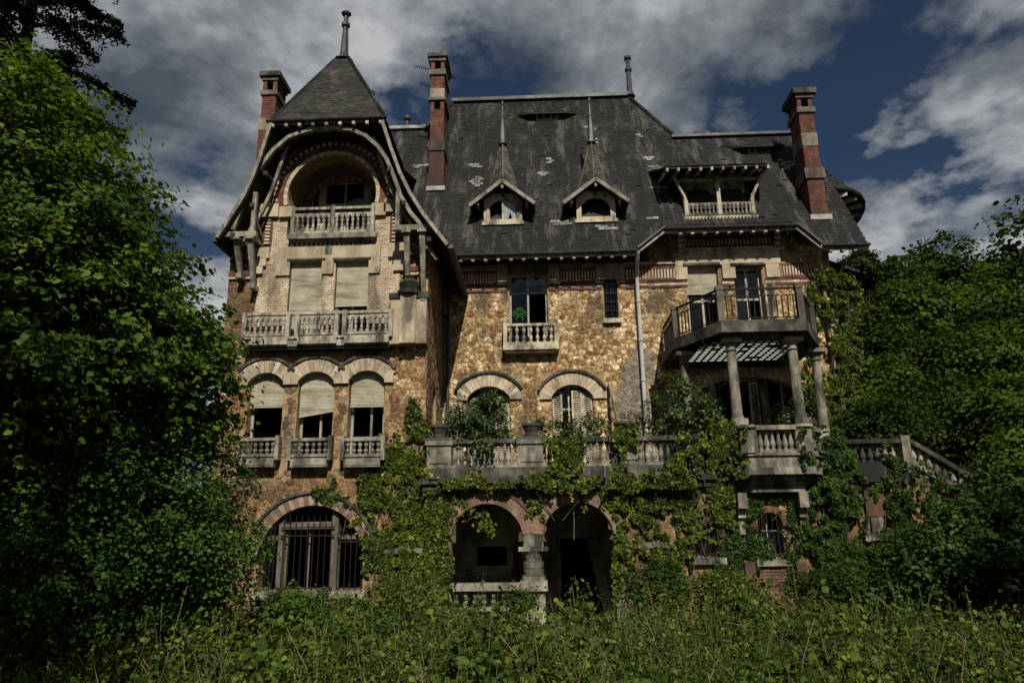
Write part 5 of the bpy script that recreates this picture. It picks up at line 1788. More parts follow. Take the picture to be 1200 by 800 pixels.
# porch room: back wall with a dark barred window and a doorway
q = MB()
wp = rect(584, 635, 592, 660, YM)
dw = rect(658, 630, 698, 716, YM)
pwn = rect(559, 640, 594, 662, YM)
q.holed([(XT1 + .0, G0), (XE - .5, G0), (XE - .5, ZT - .06), (XT1 + .0, ZT - .06)], [rc(pwn), [(dw[0], G0 + .02), (dw[1], G0 + .02), (dw[1], dw[3]), (dw[0], dw[3])]], YM - .02, YM + .4)
pb = q.build('porch_back_wall', PORCHWALL, terrace)
qb = MB(); brick_field(qb, X(545, 650, YM), X(625, 650, YM), -.2, pwn[2] - .1, front(YM - .02), .22, .075, .012, .012)
o = qb.build('brickwork', mat('grimy_brick', [(.14, .11, .075), (.22, .17, .12)], 3, bump=.3, rand=.2), pb, fix=False); o['kind'] = 'stuff'
for b_ in ((pwn[0] - .12, pwn[1] + .12, YM - .12, YM - .021, pwn[2] - .25, pwn[2] - .01), (dw[0] - .15, dw[1] + .45, YM - .1, YM - .021, dw[3], dw[3] + .16),
           (dw[0] - .12, dw[0] - .001, YM - .08, YM - .021, G0, dw[3] - .002), (dw[1] + .001, dw[1] + .4, YM - .08, YM - .021, G0, dw[3] - .002)):
    box('stone_surround', PORCHWALL, terrace, *b_)
grille(terrace, pwn[0], pwn[1], pwn[2], pwn[3], YM - .01, 6)
x = X(608, 650, YM - .4)
box('inner_door', mat('faded_brown_door', [(.08, .05, .03), (.14, .09, .055)], 4, bump=.2), terrace, x - .15, x + .2, YM - .1, YM - .03, -.2, asp + .1)
box('partition', PORCHWALL, terrace, cxm - .05, cxm + .05, YM - .9, YM - .121, G0, ZT - .25)
box('side_wall', INSIDE, terrace, XT1 + .01, XT1 + .04, YP + .41, YM - .03, G0, ZT - .2)
box('side_wall', INSIDE, terrace, aR[1] + .5, aR[1] + .6, YP + .41, YM - .13, G0, ZT - .2)
# slab, cornice
q = MB(); q.box(XT1 + .02, XRE, YP + .05, YM - .001, ZT - .24, ZT - .06); q.build('terrace_floor', DARKSTONE, terrace)
q = MB()
zmid = zc0 + (zc1 - zc0) * .45
q.box(tx0 - .04, X(838, 560, YP), YP - .16, YP + .3, zc0 - .06, zc0 + .08)
q.box(tx0 - .1, X(838, 560, YP), YP - .24, YP + .3, zc0 + .083, zmid + .0)
q.box(tx0 + .0, X(838, 560, YP), YP - .1, YP + .3, zmid + .003, zc1)
q.build('cornice', DARKSTONE, terrace)
# right-hand stretch
q = MB(); q.box(X(962, 560, YP), XRE, YP - .16, YP + .3, zc0 - .02, zc1 - .02); q.build('cornice', DARKSTONE, terrace)
zb_, zt_ = Z(640, 547, YP), Z(640, 513, YP)
yb = YP + .08
ped = [(501, 529), (607, 640), (716, 747)]
for i, (p0, p1) in enumerate(ped):
    a, b = X(p0, 530, YP), X(p1, 530, YP)
    q = MB(); q.box(a, b, YP - .1, YP + .26, zb_ + .003, zt_ - .14); q.box(a - .04, b + .04, YP - .14, YP + .3, zt_ - .137, zt_ - .03)
    q.box(a + .07, b - .07, YP - .125, YP - .101, zb_ + .12, zt_ - .24)
    q.build('pedestal', GREYSTONE, terrace)
    q = MB(); q.box(a - .045, b + .045, YP - .145, YP + .305, zt_ - .027, zt_ + .035); q.build('pedestal_cap', DARKSTONE, terrace)
for (p0, p1, n) in ((529, 607, 10), (640, 716, 10), (747, 836, 11)):
    a, b = X(p0, 530, YP), X(p1, 530, YP)
    balustrade(terrace, (a, yb), (b, yb), zb_ + .0, zt_, n, GREYSTONE, 'turned', .066, .1, .06, .26, cop_m=DARKSTONE, name='balustrade')

# ---- the round-fronted balcony
YB = 16.3
def bow(grow, yf, half, side, yside):
    return [(BX - side - grow, YM - .06), (BX - side - grow, yside), (BX - half - grow * .5, yf - grow), (BX + half + grow * .5, yf - grow), (BX + side + grow, yside), (BX + side + grow, YM - .06)]


LH = (X(942, 520, YB) - X(872, 520, YB)) / 2
LS = LH + .75
LYS = YB + .95
blz0, blz1 = Z(907, 556, YB), Z(907, 532, YB)
blt = Z(907, 498, YB)
q = MB()
q.plan(bow(.0, YB, LH, LS, LYS), blz0 + .16, blz1 - .03)
q.plan(bow(.12, YB, LH, LS, LYS), blz0 - .0, blz0 + .157)
q.plan(bow(.05, YB, LH, LS, LYS), blz1 - .027, blz1 + .03)
q.build('balcony_floor', GREYSTONE, terrace)
q = MB()
q.plan(bow(-.04, YB, LH, LS, LYS), blz0 - .13, blz0 - .003)
q.plan(bow(-.12, YB, LH, LS, LYS), blz0 - .2, blz0 - .133)
q.plan(bow(-.2, YB, LH, LS, LYS), blz0 - .36, blz0 - .203)
q.build('cornice', GREYSTONE, terrace)
P4 = bow(0, YB, LH, LS, LYS)[1:5]
pin = bow(-.1, YB, LH, LS, LYS)[1:5]
for i, n in ((0, 4), (1, 6), (2, 4)):
    a, b = Vector(pin[i]), Vector(pin[i + 1])
    d = (b - a).normalized()
    a2, b2 = a + d * .2, b - d * .2
    balustrade(terrace, tuple(a2), tuple(b2), blz1 + .033, blt, n, GREYSTONE, 'turned', .062, .1, .06, .26, over=.19)
for i, p in enumerate(pin):
    yy = p[1]
    q = MB(); q.lathe([(.2, 0), (.2, blt - blz1 - .14)], (p[0], yy, blz1 + .035), 8); q.lathe([(.24, 0), (.24, .06)], (p[0], yy, blt - .05), 8)
    q.build('pedestal', GREYSTONE, terrace)
a = pin[0]
for sx in (-1, 1):
    balustrade(terrace, (BX + sx * (LS - .1), LYS + .2), (BX + sx * (LS - .1), YM - .3), blz1 + .033, blt, 7, GREYSTONE, 'turned', .062, .1, .06, .24)
# brackets and the recessed window below
for px in (869, 941):
    x = X(px, 580, YB + .2)
    q = MB()
    q.box(x - .1, x + .1, YB + .15, YP + .1, blz0 - .7, blz0 - .363); q.box(x - .085, x + .085, YB + .3, YP + .1, blz0 - .9, blz0 - .703)
    q.box(x - .06, x + .06, YB + .38, YP - .001, blz0 - 1.25, blz0 - .903)
    q.build('corbel', GREYSTONE, terrace)
for i, b in enumerate(nw):
    hold = box('window_arch', MORTAR, terrace, (b[0] + b[1]) / 2 - .1, (b[0] + b[1]) / 2 + .1, YP - .015, YP - .001, b[3] + .01, b[3] + .1)
    voussoirs(hold, b[0], b[1], b[3] - .3, b[3], .14, 15, YP - .06, YP + .1, [REDBRICK, TERRAC])
    window(terrace, b[0], b[1], b[2], b[3], YP + .2, (.5,), (.6,), .04, GREYPAINT, panes=(0, 1, 2))
    grille(terrace, b[0] - .04, b[1] + .04, b[2], b[3] - .05, YP - .02, 6, (.12, .62))
    q = MB(); q.box(b[0] - .1, b[1] + .1, YP - .12, YP + .1, b[2] - .14, b[2] - .002); q.build('window_sill', GREYSTONE, terrace)
b = nw[1]
q = MB()
q.box(b[0] - .25, b[1] + .3, YP - .03, YP - .002, G0, b[2] - .15)
brick_field(q, b[0], b[1] + .05, Z(905, 686, YP), Z(905, 662, YP), front(YP - .031), .2, .075, .012, .02, mi=1)
q.build('brick_apron', [TERRAC, MUTEDBRICK], terrace, fix=False)
for px in (878, 938):
    r_ = rect(px - 6, 658, px + 6, 690, YP)
    q = MB(); q.box(r_[0], r_[1], YP - .14, YP - .031, G0, r_[3]); q.build('terracotta_pier', TERRAC, terrace)

# ---- upper balcony on four columns (part of the house)
UY = 16.55
UH = (X(945, 380, UY) - X(845, 380, UY)) / 2
UC = (X(945, 380, UY) + X(845, 380, UY)) / 2
US = UC - X(787, 400, 18.2)
UYS = 18.15


def ubow(g, yw=YM - .001):
    return [(UC - US - g, yw), (UC - US - g, UYS), (UC - UH - g * .4, UY - g), (UC + UH + g * .4, UY - g), (UC + US + g, UYS), (UC + US + g, yw)]


uz1, uz0 = ZU - .0, Z(895, 388, UY)
q = MB()
hole = [(UC - UH - .3, UY + .6), (UC + UH + .15, UY + .6), (UC + UH + .15, UY + 2.7), (UC - UH - .3, UY + 2.7)]
oc = ubow(0)
q.holed(oc, [hole], uz0, uz1, fn=lambda u, w, d: (u, w, d))
q.build('balcony_slab', DARKSTONE, house)
q = MB()
q.holed(ubow(-.3), [hole], uz0 - .08, uz0 - .003, fn=lambda u, w, d: (u, w, d))
q.build('balcony_soffit', DARKSTONE, house)
# glass-block light let into the slab
q = MB()
hx_0, hx_1, hy0, hy1 = hole[0][0], hole[1][0], hole[0][1], hole[2][1]
nx_, ny_ = 13, 9
for i in range(nx_ + 1):
    x = hx_0 + (hx_1 - hx_0) * i / nx_
    q.box(x - .025, x + .025, hy0, hy1, uz0 - .07, uz0 - .01)
for j in range(ny_ + 1):
    y = hy0 + (hy1 - hy0) * j / ny_
    q.box(hx_0, hx_1, y - .018, y + .018, uz0 - .065, uz0 - .015)
gl = q.build('glass_block_light', IRON, house)
gb_ = MB(); gb_.box(-.5, .5, -.5, .5, -.02, .02)
cw, cd = (hx_1 - hx_0) / nx_ - .052, (hy1 - hy0) / ny_ - .038
gb_ = MB(); gb_.box(-cw / 2, cw / 2, -cd / 2, cd / 2, -.015, .015)
tm = bpy.data.materials.new('glass_block'); tm.use_nodes = True
bs_ = tm.node_tree.nodes['Principled BSDF']; bs_.inputs['Base Color'].default_value = (.75, .82, .78, 1); bs_.inputs['Roughness'].default_value = .45; bs_.inputs['Transmission Weight'].default_value = 0
tl_ = tm.node_tree.nodes.new('ShaderNodeBsdfTranslucent'); tl_.inputs['Color'].default_value = (.8, .86, .82, 1)
mx_ = tm.node_tree.nodes.new('ShaderNodeMixShader'); mx_.inputs[0].default_value = .75
tm.node_tree.links.new(bs_.outputs[0], mx_.inputs[1]); tm.node_tree.links.new(tl_.outputs[0], mx_.inputs[2]); tm.node_tree.links.new(mx_.outputs[0], tm.node_tree.nodes['Material Output'].inputs['Surface'])
gme = gb_.mesh('glass_block', tm)
for i in range(nx_):
    for j in range(ny_):
        if R.random() < .07:
            continue
        link('glass_block', gme, gl, (hx_0 + (hx_1 - hx_0) * (i + .5) / nx_, hy0 + (hy1 - hy0) * (j + .5) / ny_, uz0 - .04))
# columns
ct = uz0 - .083
for px, yy in ((859.5, UY + .4), (932, UY + .4), (803, UYS + .0), (958, UYS + .0)):
    x = X(px, 440, yy)
    zlow = blt if yy < UY + 1 else ZT
    h = ct - zlow
    q = MB()
    q.box(x - .19, x + .19, yy - .19, yy + .19, zlow, zlow + .24)
    q.lathe([(.15, .24), (.15, .3), (.125, .33), (.125, .4), (.108, h - .3), (.14, h - .28), (.115, h - .25), (.115, h - .16), (.17, h - .09)], (x, yy, zlow), 14)
    q.box(x - .22, x + .22, yy - .22, yy + .22, ct - .09, ct)
    q.build('column', GREYSTONE, house, smooth=False)
# iron railing with stone posts
pins = ubow(-.12)
RT = Z(895, 337, UY + .12)
POST = []
for i in range(5):
    a, b = Vector(pins[i]), Vector(pins[i + 1])
    d = (b - a).normalized(); L = (b - a).length
    ra, rb = a + d * .08, b - d * .08
    q = MB()
    for z, t in ((RT - .02, .05), (RT - .2, .022), (uz1 + .08, .025)):
        q.bar((ra.x, ra.y, z), (rb.x, rb.y, z), .045 if t > .04 else .022, t)
    # lattice between the two upper rails
    m_ = max(2, int(L / .22))
    for k in range(m_):
        p = ra.lerp(rb, k / m_); p2 = ra.lerp(rb, (k + 1) / m_)
        q.tube([(p.x, p.y, RT - .19), (p2.x, p2.y, RT - .04)], .007, 4); q.tube([(p.x, p.y, RT - .04), (p2.x, p2.y, RT - .19)], .007, 4)
    if i == 3:
        q.bar((ra.x, ra.y, uz1 + .1), (rb.x, rb.y, RT - .2), .03, .05)
    rl_ = q.build('iron_railing', IRON, house)
    bmq = MB(); bmq.box(-.013, .013, -.013, .013, 0, RT - .2 - uz1 - .09)
    bmesh_ = bmq.mesh('bar', IRON)
    nb = max(3, int(L / .135))
    for k in range(nb):
        p = ra.lerp(rb, (k + .5) / nb)
        link('bar', bmesh_, rl_, (p.x, p.y, uz1 + .09), (0, 0, math.atan2(d.y, d.x)))
for p in pins[1:5]:
    q = MB(); q.box(p[0] - .075, p[0] + .075, p[1] - .075, p[1] + .075, uz1, RT); q.box(p[0] - .09, p[0] + .09, p[1] - .09, p[1] + .09, RT - .05, RT + .04)
    q.build('railing_post', DULLSTONE, house)

# ================================================================ garden stairs on the right
stair = thing('garden_stair', 'stone stair balustrade running down from the right end of the terrace', 'staircase', (9.6, YP, 0))
zq1, zq0 = Z(1030, 514, YP), Z(1030, 540, YP)
xa, xb = X(990, 525, YP), X(1052, 525, YP)
balustrade(stair, (xa, YP + .1), (xb, YP + .1), zq0 - .1, zq1, 7, GREYSTONE, 'turned', .07, .1, .08, .26, cop_m=DARKSTONE, over=.1)
box('pedestal', GREYSTONE, stair, X(1056, 525, YP), X(1066, 525, YP), YP - .06, YP + .3, zq0 - .3, zq1 + .06)
xc_, zc_ = X(1152, 570, YP), Z(1152, 563, YP)
balustrade(stair, (X(1067, 525, YP), YP + .1), (xc_, YP + .1), zq0 - .1, zq1, 9, GREYSTONE, 'turned', .07, .1, .12, .26, cop_m=DARKSTONE, dz=zc_ - zq1)
q = MB(); q.xz([(X(1062, 560, YP), -.5), (xc_ + .3, -.5), (xc_ + .3, zq0 - .15 + zc_ - zq1), (X(1062, 560, YP), zq0 - .15)], YP + .0, YP + .35); q.build('stair_wall', RUBBLE_LOW, stair)
for i in range(10):
    x = X(1067, 525, YP) + (xc_ - X(1067, 525, YP)) * i / 10
    z = zq0 - .2 + (zc_ - zq1) * i / 10
    box('step', GREYSTONE, stair, x, x + (xc_ - X(1067, 525, YP)) / 10 - .004, YP + .36, YP + 2.2, z - .6, z)
r_ = rect(1013, 572, 1036, 624, YP)
q = MB(); q.box(r_[0], r_[1], YP - .1, YP - .002, r_[2] + .35, r_[3]); q.build('brick_pilaster', TERRAC, stair)
q = MB(); q.box(r_[0] + .08, r_[1] - .08, YP - .08, YP - .002, r_[2], r_[2] + .347); q.box(r_[0] - .12, r_[1] + .12, YP - .16, YP - .002, r_[2] - .17, r_[2] - .003); q.build('pilaster_base', GREYSTONE, stair)

# ================================================================ loose things
def pot(px, py, label, lean=0):
    x, z = X(px, py, YP + .05), zt_tr
    q = MB(); q.lathe([(.15, 0), (.17, .05), (.14, .08), (.2, .22), (.23, .25), (.23, .31), (.19, .31), (.17, .24)], (0, 0, 0), 14)
    o = q.build('flower_pot', CLAY, None, loc=(x, YP + .08, z))
    tag(o, label, 'flower pot', 'old pots on the terrace pedestals')


zt_tr = Z(640, 513, YP) + .036
pot(515, 505, 'dark empty stone pot on the terrace corner pedestal beside the gable tower')
pot(623, 505, 'dark empty stone pot on the middle terrace pedestal above the porch column')
pot(731, 505, 'dark pot with ivy on the terrace pedestal in front of the leaning board')
a, b = at(714, 450, YM - .15), at(733, 500, YP + 1.2)
a = Vector((X(713, 450, YM - .1), YM - .1, Z(713, 449, YM - .1))); b = Vector((X(735, 505, 18.6), 18.6, ZT))
q = MB(); q.bar(tuple(a), tuple(b), .2, .04, up=(1, 0, .2)); o = q.build('leaning_board', PLANK, None)
tag(o, 'weathered grey board leaning on the terrace wall by the downpipe', 'board')
a = Vector((X(692, 632, YM - .3), YM - .3, Z(692, 632, YM - .3))); b = Vector((X(716, 712, YP + 1.1), YP + 1.1, -.06))
q = MB(); q.bar(tuple(a), tuple(b), .24, .05, up=(0, -1, 0)); o = q.build('fallen_board', mat('pale_panel', [(.26, .22, .16), (.36, .31, .23)], 3, bump=.2, stain=(.1, .085, .06)), None)
tag(o, 'pale wooden panel leaning across the open porch doorway', 'panel')
q = MB(); x = X(672, 600, YP + .1); q.tube([(x, YP + .1, Z(672, 589, YP)), (x + .01, YP + .11, Z(672, 610, YP)), (x - .01, YP + .1, Z(672, 632, YP))], .008, 5)
o = q.build('hanging_cable', mat('grey_cable', [(.16, .15, .13)], 3, bump=0), None); tag(o, 'thin grey cable hanging in the right porch arch', 'cable')
q = MB(); x = X(708, 530, YP - .2); q.tube([(x, YP - .26, Z(708, 513, YP - .2)), (x - .01, YP - .28, Z(708, 560, YP - .2)), (x, YP - .27, Z(708, 580, YP))], .006, 5)
o = q.build('hanging_wire', mat('pale_wire', [(.3, .29, .26)], 3, bump=0), None); tag(o, 'thin pale wire hanging over the terrace balustrade', 'wire')


def antenna(px, py, pts, label):
    Y = yc + .3
    b = at(px, py, Y)
    an = thing('tv_antenna', label, 'antenna', tuple(b), 'antennas on the middle chimney')
    q = MB()
    P = [at(x_, y_, Y) for x_, y_ in pts]
    q.tube(P, .014, 5)
    q.build('boom', IRON, an)
    q = MB()
    for k in range(6):
        p = P[0].lerp(P[-1], .3 + .7 * k / 6)
        q.tube([p + Vector((0, -.11, .01)), p + Vector((0, .11, -.01))], .006, 4)
    q.build('antenna_rods', IRON, an)


antenna(504, 81, [(505, 81.5), (484, 77.5)], 'long thin rusted antenna on the left of the middle chimney near its top')
antenna(504, 101, [(506, 101.5), (491, 97.5)], 'short thin rusted antenna on the left of the middle chimney, lower down')
antenna(526, 100, [(524, 89), (534, 92)], 'small bent antenna on the right side of the middle chimney')

# ================================================================ plants
LINDEN = leaf_mat('linden_leaf', [(0.01998, 0.04957, 0.00714), (0.0333, 0.07626, 0.01071), (0.04995, 0.103, 0.01428), (0.07992, 0.1335, 0.01964), (0.1399, 0.1678, 0.03124)], .4, .55, .15)
ELDER = leaf_mat('elder_leaf', [(0.0252, 0.0588, 0.0112), (0.0448, 0.0952, 0.0168), (0.077, 0.133, 0.0252)], .3, .6, .1)
FIR = leaf_mat('fir_needles', [(.009, .015, .007), (.015, .024, .010), (.024, .035, .014)], .1, .6, .1)
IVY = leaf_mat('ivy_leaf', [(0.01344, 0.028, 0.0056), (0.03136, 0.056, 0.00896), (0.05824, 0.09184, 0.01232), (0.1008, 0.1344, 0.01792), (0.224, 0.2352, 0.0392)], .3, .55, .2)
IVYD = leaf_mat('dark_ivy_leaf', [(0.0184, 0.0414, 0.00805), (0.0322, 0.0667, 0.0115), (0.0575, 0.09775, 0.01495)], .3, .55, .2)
SHRUB = leaf_mat('shrub_leaf', [(.03, .055, .014), (.05, .085, .022), (.08, .115, .032)], .3)
WOOD = leaf_mat('wood_leaf', [(.014, .03, .006), (.027, .05, .008), (.046, .074, .011)], .3, .6, .1)
WOOD2 = leaf_mat('pale_wood_leaf', [(0.03, 0.06, 0.01), (0.0525, 0.0925, 0.01375), (0.09, 0.1313, 0.02)], .32, .6, .1)
WEED = leaf_mat('weed_leaf', [(0.0155, 0.03321, 0.006642), (0.031, 0.05756, 0.009963), (0.04981, 0.08307, 0.01328), (0.0797, 0.1163, 0.01771), (0.155, 0.1716, 0.03321)], .32, .6, .12)
GRASS = leaf_mat('grass_blade', [(.03, .055, .01), (.055, .085, .015), (.10, .105, .03)], .3)
STEMM = mat('green_stem', [(.06, .075, .02), (.11, .10, .045)], 5, bump=0)


def leaf_mesh(name, C, N, S, m, droop=.1, wide=.40, tdir=None):
    C = np.asarray(C, float); N = np.asarray(N, float); S = np.asarray(S, float)[:, None]
    k = len(C)
    N /= np.linalg.norm(N, axis=1)[:, None] + 1e-9
    T = rng.normal(size=(k, 3)) if tdir is None else tdir + rng.normal(size=(k, 3)) * .5
    T -= N * (T * N).sum(1)[:, None]
    T /= np.linalg.norm(T, axis=1)[:, None] + 1e-9
    B = np.cross(N, T)
    up = N * S * rng.uniform(.03, .14, (k, 1)) * min(1, wide * 2.5)
    V = np.empty((k, 6, 3))
    V[:, 0] = C - T * S * .5
    V[:, 1] = C - T * S * .17 + B * S * wide + up
    V[:, 2] = C + T * S * .2 + B * S * wide * .78 + up * .6
    V[:, 3] = C + T * S * .55 - N * S * droop
    V[:, 4] = C + T * S * .2 - B * S * wide * .78 + up * .6
    V[:, 5] = C - T * S * .17 - B * S * wide + up
    idx = (np.arange(k)[:, None] * 6 + np.array([0, 1, 2, 3, 0, 3, 4, 5])[None]).astype(np.int32).ravel()
    me = bpy.data.meshes.new(name)
    me.vertices.add(k * 6); me.vertices.foreach_set('co', V.ravel())
    me.loops.add(len(idx)); me.loops.foreach_set('vertex_index', idx)
    me.polygons.add(2 * k); me.polygons.foreach_set('loop_start', np.arange(2 * k, dtype=np.int32) * 4)
    me.update(calc_edges=True)
    me.materials.append(m)
    return me


def clump_points(ells, n, per, cr, flat=.4, shell=(.55, 1.02), size=.1, up=.8, keep=None):
    """Leaf clumps through a union of ellipsoids [(centre, radii)], thickest near its surface."""
    vols = np.array([a[1][0] * a[1][1] * a[1][2] for a in ells]) ** .7
    which = rng.choice(len(ells), n, p=vols / vols.sum())
    d = rng.normal(size=(n, 3)); d /= np.linalg.norm(d, axis=1)[:, None]
    rr = rng.uniform(shell[0] ** 2, shell[1] ** 2, n) ** .5
    cen = np.array([ells[w][0] for w in which]); ra = np.array([ells[w][1] for w in which])
    P = cen + d * ra * rr[:, None]
    out = d.copy()
    if keep is not None:
        ok = keep(P); P, out = P[ok], out[ok]
    n = len(P)
    k = rng.integers(int(per * .5), int(per * 1.5), n)
    r = cr * rng.uniform(.6, 1.4, n)
    I = np.repeat(np.arange(n), k)
    o = rng.normal(size=(len(I), 3)) * .55
    # each clump is a drooping spray: flat, falling outwards
    o[:, 2] *= flat
    h = np.linalg.norm(o[:, :2], axis=1)
    o[:, 2] -= .25 * h ** 2
    C = P[I] + o * r[I][:, None]
    N = rng.normal(size=(len(I), 3)) * .45 + out[I] * .5 + np.array([0, 0, up]) + np.c_[o[:, :2] * .35, np.zeros(len(I))]
    S = size * rng.uniform(.6, 1.3, len(I))
    return C, N, S, P


def limbs(name, base, ells, n, r0, parent, m=None, fork=.35, loc=(0, 0, 0)):
    base = Vector(base)
    q = MB()
    top = Vector(ells[0][0])
    for e in ells:
        pass
    b = base.lerp(top, fork)
    q.tube([base + Vector((0, 0, -.3)), base.lerp(top, fork * .5) + Vector((.05, .03, 0)), b, b.lerp(top, .6), top], [r0 * 1.3, r0, r0 * .8, r0 * .5, r0 * .2], 8)
    o = q.build('trunk', m or BARK, parent, fix=False, loc=loc)
    q = MB()
    for i in range(n):
        e = ells[i % len(ells)]
        d = Vector((R.gauss(0, 1), R.gauss(0, 1), R.gauss(.2, .7))).normalized()
        p = Vector(e[0]) + Vector((d.x * e[1][0], d.y * e[1][1], d.z * e[1][2])) * .85
        s = base.lerp(top, R.uniform(fork * .8, .9))
        mdl = s.lerp(p, .5) + Vector((0, 0, .1 * (p - s).length))
        q.tube([s, mdl, p], [r0 * .33, r0 * .18, r0 * .04], 5)
    o2 = q.build('limbs', m or BARK, parent, fix=False, loc=loc)
    o2['kind'] = 'stuff'
    return o, o2


def plant(name, label, cat, base, ells, n, per, cr, size, m, trunk=.12, nl=14, group=None, flat=.4, shell=(.5, 1.02), up=.8, keep=None, wide=.4, crown='crown'):
    t = thing(name, label, cat, tuple(base), group)
    C, N, S, P = clump_points(ells, n, per, cr, flat, shell, size, up, keep)
    if trunk:
        limbs(name, base, ells, nl, trunk, t)
    o = link(crown, leaf_mesh(crown, C, N, S, m, wide=wide), t)
    return t


def ball(px, py, Y, rx, ry=None, rz=None):
    """an ellipsoid whose centre and sizes are read off the photograph at depth Y"""
    c = at(px, py, Y)
    k = (at(px + 10, py, Y) - c).length / 10
    return (tuple(c), (rx * k, (rz or rx) * k, (ry or rx) * k))


# big linden, left foreground
plant('linden_tree', 'big light green broadleaf tree filling the left edge in front of the gable tower', 'tree', (-8.4, 9.6, 0),
      [ball(-30, 190, 9.6, 165, 140), ball(40, 280, 9.6, 150, 135), ball(110, 360, 9.8, 140, 95), ball(-20, 420, 9.4, 220, 140), ball(195, 395, 10.2, 88, 62), ball(205, 465, 10.6, 62, 60)],
      1250, 54, .36, .092, LINDEN, .2, 60, wide=.46, flat=.28)
# lower shrub in front of the tower
plant('elder_bush', 'dark green elder bush under the big tree beside the arched tower window', 'bush', (-5.6, 10.6, 0),
      [ball(150, 590, 10.8, 135, 140), ball(60, 640, 10.4, 150, 120), ball(225, 640, 11, 80, 85), ball(130, 500, 11, 120, 60)],
      1300, 66, .26, .058, ELDER, .06, 24, flat=.55)
# dark conifer behind the linden
con = thing('fir_tree', 'dark conifer with layered boughs behind the big tree at top left', 'conifer', (X(10, 60, 15), 15, 0))
Cs, Ns, Ss = [], [], []
q = MB()
tx = X(28, 60, 15)
ztop = Z(0, -260, 15)
q.tube([(tx, 15, -.3), (tx, 15, ztop * .5), (tx, 15, ztop)], [.3, .16, .03], 8)
q.build('trunk', mat('dark_fir_bark', [(.012, .01, .008), (.028, .023, .017)], 7, bump=.6), con, fix=False)
q = MB()
for k in range(120):
    z = 4.5 + (ztop - 4.6) * (k / 120)
    L = (3.3 - 2.6 * (k / 120) ** 1.4) * R.uniform(.75, 1.15)
    a = R.uniform(0, 2 * PI)
    d = Vector((math.cos(a), math.sin(a), 0))
    p0 = Vector((tx, 15, z)); p1 = p0 + d * L * .6 + Vector((0, 0, .1)); p2 = p0 + d * L + Vector((0, 0, -.3))
    q.tube([p0, p1, p2], [.05, .03, .008], 4)
    n_ = int(400 * L)
    t = rng.uniform(.2, 1.02, n_)
    sd = rng.normal(size=n_) * .34 * (1.1 - t * .75) * (L / 2.2)
    side = np.array([-d.y, d.x, 0])
    pts_ = np.array(p0)[None] + np.outer(t * L, np.array(d)) + np.outer(sd, side)
    pts_[:, 2] += .1 - .4 * t ** 2 - np.abs(sd) * .35 + rng.normal(size=n_) * .05
    Cs.append(pts_); Ns.append(rng.normal(size=(n_, 3)) * .4 + np.array([0, 0, 1.0])); Ss.append(rng.uniform(.09, .17, n_))
q.build('boughs', BARK, con, fix=False)
link('foliage', leaf_mesh('foliage', np.concatenate(Cs), np.concatenate(Ns), np.concatenate(Ss), FIR, wide=.17), con)

# ---- ivy
def in_px(poly):
    return in_poly(poly)


